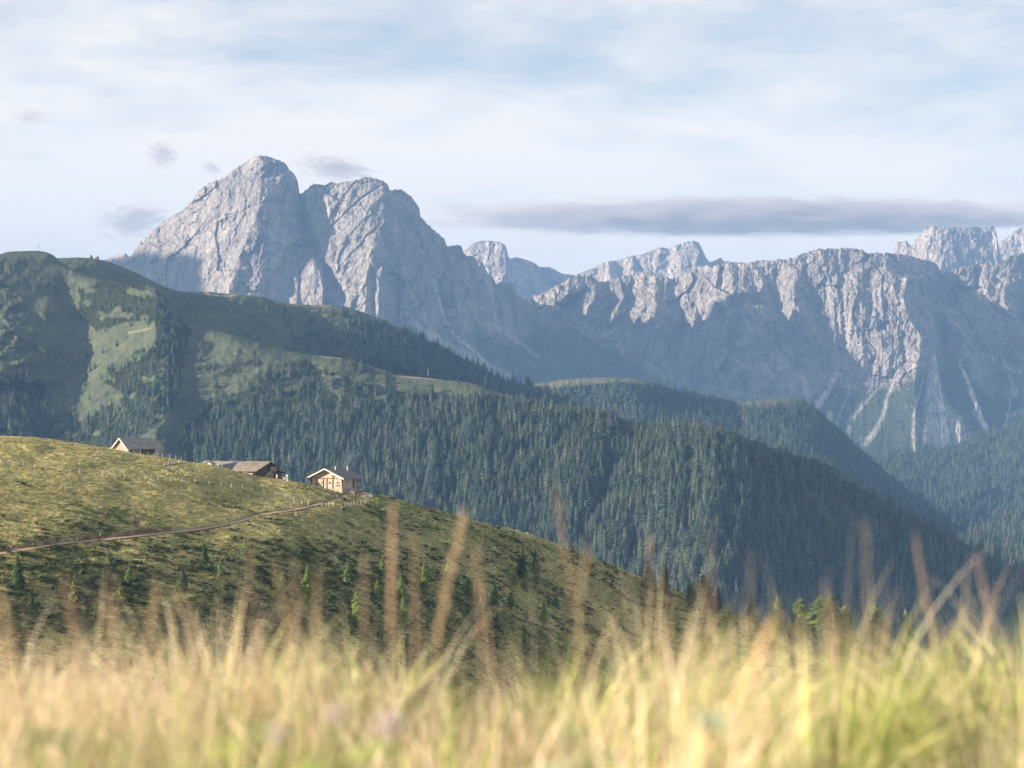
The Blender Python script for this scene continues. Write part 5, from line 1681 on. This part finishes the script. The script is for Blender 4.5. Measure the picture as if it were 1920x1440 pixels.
def knoll_grass(n_clump, per, seed, ymin, ymax, hlo, hhi, rad, leaf, dry0, wmul=1.0, gain=1.0):
    """tussocks: each one has its own lean, height and mix of dead straw and green blades"""
    rs = np.random.RandomState(seed)
    cy = ymin + (ymax - ymin) * rs.rand(n_clump); cx = (rs.rand(n_clump) * 2 - 1) * (0.245 * cy + 0.75)
    N = n_clump * per
    ci = np.repeat(np.arange(n_clump), per)
    dry_c = np.clip(dry0 - 0.20 * cx + 1.15 * fbm(cx * 1.7 + 5, cy * 1.3, 2, 611) + .3 * (rs.rand(n_clump) - .5), 0.04, 0.97)[ci]
    hc = (hlo + (hhi - hlo) * rs.rand(n_clump) ** 1.4)[ci]
    la = rs.rand(n_clump) * 6.283; lm = 0.85 * rs.rand(n_clump) ** 1.3
    a = rs.rand(N) * 6.283; q = np.sqrt(rs.rand(N)); rr = rad * q * (0.6 + 0.9 * rs.rand(n_clump))[ci]
    x = cx[ci] + rr * np.cos(a); y = cy[ci] + rr * np.sin(a)
    dr = rs.rand(N) < dry_c
    h = hc * (0.40 + 0.75 * rs.rand(N)) * np.where(dr, 1.05, 0.85)
    out = h * (0.10 + 0.75 * q * rs.rand(N))
    ex = np.cos(a + .5 * rs.randn(N)) * out + (np.cos(la) * lm)[ci] * h; ey = np.sin(a + .5 * rs.randn(N)) * out + (np.sin(la) * lm)[ci] * h
    ln = np.hypot(ex, ey)
    wd = np.where(dr, 0.0012, 0.0021 + leaf) * (0.6 + .9 * rs.rand(N)) * wmul
    z = knoll_z(x, y) - .01
    S = 6
    V = np.zeros((N, S + 1, 2, 3)); Cc = np.ones((N, S + 1, 2, 4))
    st = np.array(STRAW)[rs.randint(0, 5, N)]; gr = np.array(GREEN)[rs.randint(0, 5, N)]
    colr = np.where(dr[:, None], st, gr) * (gain * (0.62 + 0.6 * rs.rand(n_clump))[ci] * (0.8 + 0.4 * rs.rand(N)))[:, None]
    tw = rs.rand(N) * 3.14159
    sx, sy = np.cos(tw), np.sin(tw)
    droop = np.clip(ln / h, 0, 1.3) * (0.36 + .34 * rs.rand(N))
    for s in range(S + 1):
        f = s / S
        ux = x + ex * f ** 1.8; uy = y + ey * f ** 1.8
        uz = z + h * (f - droop * f ** 2.6)
        w_ = wd * (1 - f ** 2.4 * .92) * (0.75 + .5 * f * (1 - f) * 2)
        for k, sg_ in enumerate((-1, 1)):
            V[:, s, k] = np.stack([ux + sg_ * sx * w_, uy + sg_ * sy * w_, uz], -1)
        Cc[:, s, :, :3] = colr[:, None, :]
    Q = []
    base = (np.arange(N) * (S + 1) * 2)[:, None]
    for s in range(S): Q.append(base + np.array([2 * s, 2 * s + 1, 2 * s + 3, 2 * s + 2])[None, :])
    return V.reshape(-1, 3), np.concatenate(Q), Cc.reshape(-1, 4)


parts_ = [knoll_grass(280, 130, 612, 2.3, 5.2, .12, .43, .12, 0, .52), knoll_grass(95, 80, 613, 1.45, 2.5, .08, .34, .08, .0014, .34, 1.2, .85),
          knoll_grass(125, 14, 614, 2.4, 4.6, .28, .44, .08, 0, .9), knoll_grass(270, 30, 615, 1.45, 4.5, .06, .15, .14, .002, .10, 1.0, .5),  # short undergrowth, its colour darkened to give the shade between tussocks
          knoll_grass(210, 8, 616, 1.5, 2.5, .14, .31, .07, .010, .10, 1.0, 1.1)]
vs_, qs_, cs_, off_ = [], [], [], 0
for v, q, cc in parts_:
    vs_.append(v); qs_.append(q + off_); cs_.append(cc); off_ += len(v)
o = link('grass', make_mesh('grass', np.concatenate(vs_), quads=np.concatenate(qs_), mats=[M_grass], smooth=True, attrs={'tone': np.concatenate(cs_)}))
tag(o, 'soft focus straw and green meadow grass filling the foreground', 'grass', kind='stuff')

# tall seed heads that stand above the rest, one by one
M_stalk, t = mat('dry_seed_stalk')
t.surf(t.mix(t.noise(t.obj(), 40, 3), (0.66, 0.46, 0.32), (0.86, 0.68, 0.50)), 0.7, transl=.3, spec=.1)
M_stalk2, t = mat('pale_seed_stalk')
t.surf(t.mix(t.noise(t.obj(), 40, 3), (0.72, 0.56, 0.36), (0.88, 0.74, 0.50)), 0.7, transl=.3, spec=.1)


def stalk(i, tip, base, y, thick, m, label, bow=0.0, full=1.0):
    """stem with a feathery seed head, from the ground to a tip"""
    rs = np.random.RandomState(700 + i)
    T_ = np.array(at_depth(tip[0], tip[1], y)); B_ = np.array(at_depth(base[0], base[1], y)); B_[2] = float(knoll_z(np.array(B_[0]), np.array(y)))
    M_ = (T_ + B_) / 2 + np.array([bow, 0.02, 0])
    b = MB(); prev = None; n = 14; pts = []
    for k in range(n + 1):
        f = k / n; p = (1 - f) ** 2 * B_ + 2 * f * (1 - f) * M_ + f * f * T_
        pts.append(p - B_)
    for k in range(n): b.bar(pts[k], pts[k + 1], (.0012 + .0012 * full) * (1 - .5 * k / n), n=5)
    for k in range(int(14 + 32 * full)):
        f = 0.66 + 0.34 * (k / (13 + 32 * full)); p = (1 - f) ** 2 * B_ + 2 * f * (1 - f) * M_ + f * f * T_ - B_
        a = k * 2.4; r = thick * math.sin(math.pi * min(1, (f - .62) / .40)) * (.6 + .6 * rs.rand())
        e = p + np.array([math.cos(a) * r, math.sin(a) * r, .012 + .01 * rs.rand()])
        b.bar(p, e, .0007, n=3); b.bar(e - np.array([0, 0, .004]), e + np.array([0, 0, .006]), max(.0008, .0028 * full), n=4, taper=.4)
    o = b.build('grass_stalk', m); o.location = B_
    return tag(o, label, 'grass stalk', 'tall dry grass stalks in the foreground')


STALKS = [
    ((737, 962), (718, 1240), 3.0, .0052, M_stalk, 'thick reddish grass stalk, tallest left of centre', 0),
    ((872, 978), (812, 1260), 3.0, .0052, M_stalk2, 'tall straw grass stalk leaning right near the centre', -.01),
    ((776, 1022), (770, 1240), 3.1, .004, M_stalk, 'shorter reddish stalk between the two tallest stalks', .005),
    ((890, 1040), (850, 1230), 2.8, .004, M_stalk, 'reddish stalk just right of the tall straw stalk', 0),
    ((1040, 930), (1180, 1240), 3.2, .0036, M_stalk, 'thin pinkish stalk leaning left in front of the forest', -.012),
    ((1220, 1008), (1290, 1240), 3.6, .0034, M_stalk, 'faint pink stalk right of the leaning pinkish one', -.005),
    ((1716, 1022), (1830, 1260), 3.2, .0038, M_stalk, 'pink brown stalk leaning left near the right edge', -.01),
    ((1830, 1062), (1880, 1260), 3.2, .0040, M_stalk, 'pink brown stalk closest to the right edge', -.004),
    ((1622, 990), (1700, 1240), 2.5, .0022, M_stalk2, 'very faint greenish stalk above the right hummock', -.01),
    ((684, 1052), (790, 1250), 2.9, .0036, M_stalk, 'short reddish stalk leaning left beside the tallest stalk', -.008),
    ((468, 1030), (490, 1240), 3.0, .0038, M_stalk2, 'straw stalk right of the left slope larches', -.006),
    ((516, 1066), (512, 1240), 3.0, .0042, M_stalk2, 'straw stalk in the middle of a loose trio left of centre', 0),
    ((553, 1060), (560, 1240), 2.8, .0042, M_stalk, 'reddish stalk at the right of a loose trio left of centre', 0),
    ((596, 1082), (690, 1250), 2.9, .0040, M_stalk2, 'pale stalk leaning left before the bright green larch', -.008),
    ((-4, 1128), (110, 1260), 2.4, .0046, M_stalk2, 'arching straw stalk at the left edge', .0),
    ((118, 1100), (128, 1260), 2.8, .0038, M_stalk, 'brown straw stalk near the left edge beside the arching one', -.002),
    ((212, 1098), (246, 1250), 3.0, .0034, M_stalk, 'brown stalk leaning left before the yellowish larch', -.004),
    ((296, 1112), (272, 1250), 2.9, .0034, M_stalk2, 'pale hooked stalk leaning right on the left slope', .006),
    ((200, 1134), (212, 1250), 2.9, .0036, M_stalk2, 'short pale stalk under the yellowish larch', 0),
    ((340, 1130), (368, 1250), 2.8, .0034, M_stalk, 'orange brown stalk below the broad deep green spruce', 0),
    ((1406, 1062), (1432, 1240), 3.4, .0030, M_stalk, 'faint mauve stalk above the left part of the right hummock', .004),
    ((1100, 1040), (1130, 1220), 3.0, .0034, M_stalk2, 'straw stalk below the leaning pinkish one', 0),
    ((1545, 1110), (1605, 1260), 2.8, .0034, M_stalk2, 'pale stalk leaning left in the hummock gap', 0),
]
FULL = [1, 1, .75, .8, .55, .3, .5, .5, .12, .6, .5, .6, .6, .6, 1, .5, .4, .5, .4, .5, .15, .5, .6]
for i, (tp_, bs_, y_, th_, m_, lb, bw) in enumerate(STALKS): stalk(i, tp_, bs_, y_ + .25, th_ * .8 * FULL[i], m_, lb, bw + .045 * math.sin(i * 4.7), FULL[i] * (.9 if i < 2 else .52))

# thick orange blade that leans right, broad leaves and white flower heads
M_orange, t = mat('orange_dead_blade'); t.surf(t.mix(t.noise(t.obj(), 30, 3), (0.70, 0.45, 0.24), (0.84, 0.62, 0.40)), .6, transl=.35)
b = MB(); A_ = [at_depth(*p, 2.4) for p in ((1290, 1440), (1372, 1330), (1420, 1235), (1446, 1160))]
for k in range(3):
    w0, w1 = (.0022, .003, .0026, .001)[k:k + 2]; sd_ = Vector((.75, -.66, 0)); nn_ = Vector((.002, .003, 0))
    b.prism([A_[k] - sd_ * w0, A_[k] + sd_ * w0, A_[k] + sd_ * w0 + nn_, A_[k] - sd_ * w0 + nn_], [A_[k + 1] - sd_ * w1, A_[k + 1] + sd_ * w1, A_[k + 1] + sd_ * w1 + nn_, A_[k + 1] - sd_ * w1 + nn_])
tag(b.build('dead_grass', M_orange), 'orange dead grass blade leaning right in the right foreground', 'dead grass')


def leaf_plant(px_, py_, y, m, label, n=5, size=.05, seed=0, up=.6):
    rs = random.Random(seed); c_ = at_depth(px_, py_, y)
    base = Vector((c_.x, c_.y, float(knoll_z(np.array(c_.x), np.array(c_.y)))))
    o = thing('leafy_plant', label, 'plant', base)
    tp_ = c_ - base
    b = MB(); b.bar((0, 0, 0), tp_, .004, n=5); b.build('stem', M_lf_dark, o)
    for k in range(n):
        a = 6.283 * k / n + rs.uniform(-.4, .4); d = Vector((math.cos(a), math.sin(a), up * rs.uniform(.3, 1.2))).normalized()
        s_ = d.cross(Vector((0, 0, 1))).normalized(); u_ = s_.cross(d)
        L = size * rs.uniform(.8, 1.2); w_ = L * .34
        b = MB(); p0 = tp_ * rs.uniform(.75, 1.0); i = len(b.v)
        rows_ = [(0, .1), (.25, .8), (.5, 1), (.75, .75), (1, .05)]
        for f, q_ in rows_:
            cc_ = p0 + d * (L * f) - Vector((0, 0, 1)) * (L * .35 * f * f)
            b.v += [tuple(cc_ - s_ * w_ * q_ + u_ * w_ * .25 * q_), tuple(cc_), tuple(cc_ + s_ * w_ * q_ + u_ * w_ * .25 * q_)]
        for r_ in range(4):
            for c2 in range(2): b.f.append((i + 3 * r_ + c2, i + 3 * r_ + c2 + 1, i + 3 * r_ + c2 + 4, i + 3 * r_ + c2 + 3))
        b.build('leaf', m, o, True)


def leafmat(name, c): 
    m, t = mat(name); t.surf(t.mix(t.noise(t.obj(), 25, 3), tuple(x * .75 for x in c), c), .45, transl=.3, spec=.4); return m


M_lf = leafmat('broad_leaf', (0.50, 0.62, 0.14)); M_lf_mint = leafmat('pale_leaf', (0.70, 0.74, 0.50)); M_lf_dark = leafmat('deep_leaf', (0.10, 0.22, 0.04))
leaf_plant(485, 1345, 1.95, M_lf, 'broad bright green leaves low in the foreground left of centre', 6, .05, 1)
leaf_plant(140, 1400, 1.9, M_lf_dark, 'dark green leaves in the lower left corner of the foreground', 6, .055, 2)
leaf_plant(1085, 1345, 2.0, M_lf_mint, 'pale mint leaves low in the foreground right of centre', 4, .05, 3, .3)
leaf_plant(1345, 1335, 1.9, M_lf_mint, 'pale mint leaves beside the orange dead blade', 3, .045, 4, 1.2)
leaf_plant(640, 1425, 1.85, M_lf, 'bright green leaves at the bottom edge below the white flower', 6, .05, 5)


def flower(px_, py_, y, label, r=.011):
    c_ = at_depth(px_, py_, y); base = Vector((c_.x, c_.y, float(knoll_z(np.array(c_.x), np.array(c_.y))))); tp_ = c_ - base
    o = thing('white_flower', label, 'flower', base)
    b = MB(); b.bar((0, 0, 0), tp_, .003, n=5); b.build('stem', M_lf_dark, o)
    b = MB()
    for k in range(22):
        a = k * 2.4; e = math.acos(1 - 1.5 * (k + .5) / 22); d = Vector((math.cos(a) * math.sin(e), math.sin(a) * math.sin(e), math.cos(e)))
        b.bar(tp_ + d * r * .3, tp_ + d * r, .0055, n=5, taper=.5)
    b.build('flower_head', M_petal, o)


M_petal = leafmat('flower_petals', (0.80, 0.68, 0.66))
flower(731, 1365, 1.9, 'round whitish pink flower head low in the foreground left of centre', .014)
flower(632, 1343, 2.0, 'smaller whitish flower head left of the round whitish pink one', .009)
flower(521, 1380, 1.9, 'small pale flower head below the bright green leaves', .009)
# ------------------------------------------------------------------ clouds and air
def cloud_material(name, col, dens, scale, thresh=(0.38, 0.62), aniso=0.2, amp=1.5):
    m, t = mat(name)
    O = t.obj()
    ln = t.n('ShaderNodeVectorMath', operation='LENGTH'); t.put(ln.inputs[0], O)
    n = t.noise(t.vmap(O, scale), 1.0, 5, 0.62, 0.4)
    body = t.math('SUBTRACT', 1.0, ln.outputs['Value'])
    f = t.math('ADD', body, t.math('MULTIPLY', t.math('SUBTRACT', n, 0.5), amp))
    v = t.n('ShaderNodeVolumePrincipled')
    v.inputs['Color'].default_value = (*col, 1); v.inputs['Anisotropy'].default_value = aniso
    t.put(v.inputs['Density'], t.math('MULTIPLY', t.mapr(f, thresh[0] - 0.1, thresh[1]), dens))
    o = t.n('ShaderNodeOutputMaterial'); t.t.links.new(v.outputs[0], o.inputs['Volume'])
    return m


def cloud(px0, px1, py0, py1, d, deep, m, label, tilt=0.0):
    b = MB(); b.blob((0, 0, 0), (1.02, 1.02, 1.02), 5, 3, 0.0)
    o = b.build('cloud', m)
    c = at_depth((px0 + px1) / 2, (py0 + py1) / 2, d)
    o.location = c; o.scale = ((px1 - px0) / 2 / F * d, deep, (py1 - py0) / 2 / F * d); o.rotation_euler = (0, tilt, 0)
    return tag(o, label, 'cloud', 'clouds in the sky')


M_cl_long = cloud_material('grey_stratus', (0.72, 0.69, 0.71), 0.0070, (13, 6, 3.0), (0.42, 0.56), amp=1.1)
M_cl_small = cloud_material('grey_cloud_puff', (0.60, 0.58, 0.62), 0.0060, (3.4, 3.4, 3.4), amp=2.9)
CD = 14500.0
cloud(430, 2420, 352, 460, CD, 900, M_cl_long, 'long flat grey cloud bank lying just above the far peaks')
cloud(265, 340, 255, 325, CD, 260, M_cl_small, 'small round grey cloud left of the highest summit')
cloud(160, 335, 370, 455, CD, 300, M_cl_small, 'grey ragged cloud low above the left shoulder of the mountain', -.2)
cloud(530, 720, 285, 345, CD, 300, M_cl_small, 'thin grey cloud wisp over the notch between the two summits', .12)
cloud(5, 100, 200, 235, CD, 200, M_cl_small, 'tiny faint cloud streak high at the far left', -.15)
cloud(370, 425, 300, 330, CD, 160, M_cl_small, 'faint wisp between the round cloud and the highest summit', .4)

# unseen sheet added out of frame at left to shade the left rock wall's foot
M_deck, t = mat('shade_deck')
t.surf((0.8, 0.8, 0.82), 1.0, spec=0.0)
ZC = 1150.0


def towards_sun(P, z=ZC):
    k = (z - P[..., 2]) / SV.z
    return np.stack([P[..., 0] + SV.x * k, P[..., 1] + SV.y * k], -1)


def deck(cols, edge, bottom, label):
    """added sheet, projected from the wall towards the sun so its shadow ends along edge"""
    sx = np.arange(cols[0], cols[1] + 1, 14.0); top_ = ip(sx, edge); R_ = 14
    f = np.linspace(0, 1, R_)
    PX = np.repeat(sx[:, None], R_, 1); PY = top_[:, None] * (1 - f) + np.maximum(top_ + 20, ip(sx, bottom))[:, None] * f
    D = massif_depth(PX, PY)
    for _ in range(2):
        D[1:-1] = (D[:-2] + D[1:-1] * 2 + D[2:]) / 4
    T2 = towards_sun(W(PX, PY, D))
    zb = ZC + 0 * PX; zt = ZC + 20 + 60 * np.sin(np.pi * f)[None, :] * (1 + 0.4 * fbm(T2[..., 0] / 300, T2[..., 1] / 300, 3, 801))
    n = len(sx)
    bot = np.concatenate([T2, zb[..., None]], -1).reshape(-1, 3); tp = np.concatenate([T2, zt[..., None]], -1).reshape(-1, 3)
    q = grid_quads(n, R_); off = len(bot)
    ring = list(range(R_)) + [r * R_ + R_ - 1 for r in range(1, n)] + [(n - 1) * R_ + i for i in range(R_ - 2, -1, -1)] + [r * R_ for r in range(n - 2, 0, -1)]
    side = [(ring[i], ring[(i + 1) % len(ring)], ring[(i + 1) % len(ring)] + off, ring[i] + off) for i in range(len(ring))]
    me = make_mesh('cloud', np.concatenate([bot, tp]), quads=np.concatenate([q[:, ::-1], q + off, np.array(side)]), mats=[M_deck])
    return tag(link('cloud', me), label, 'cloud', 'clouds in the sky')  # added shadow caster, not one of the visible clouds


deck((140, 364), [(140, 500), (200, 498), (250, 487), (275, 498), (300, 495), (322, 488), (345, 493), (364, 503)], [(140, 585), (364, 590)],
     'unseen sheet added out of frame at left to shade the foot of the left rock wall')
def haze_box():
    m, t = mat('haze_air')
    v = t.n('ShaderNodeVolumePrincipled')
    v.inputs['Color'].default_value = (0.25, 0.48, 0.90, 1); v.inputs['Density'].default_value = 7.3e-5
    v.inputs['Anisotropy'].default_value = 0.0
    o = t.n('ShaderNodeOutputMaterial'); t.t.links.new(v.outputs[0], o.inputs['Volume'])
    b = MB(); b.box((0, 5600, 215), (19200, 12300, 1190))
    tag(b.build('haze', m), 'thin blue mountain haze filling the valley air', 'haze', kind='stuff')


haze_box()
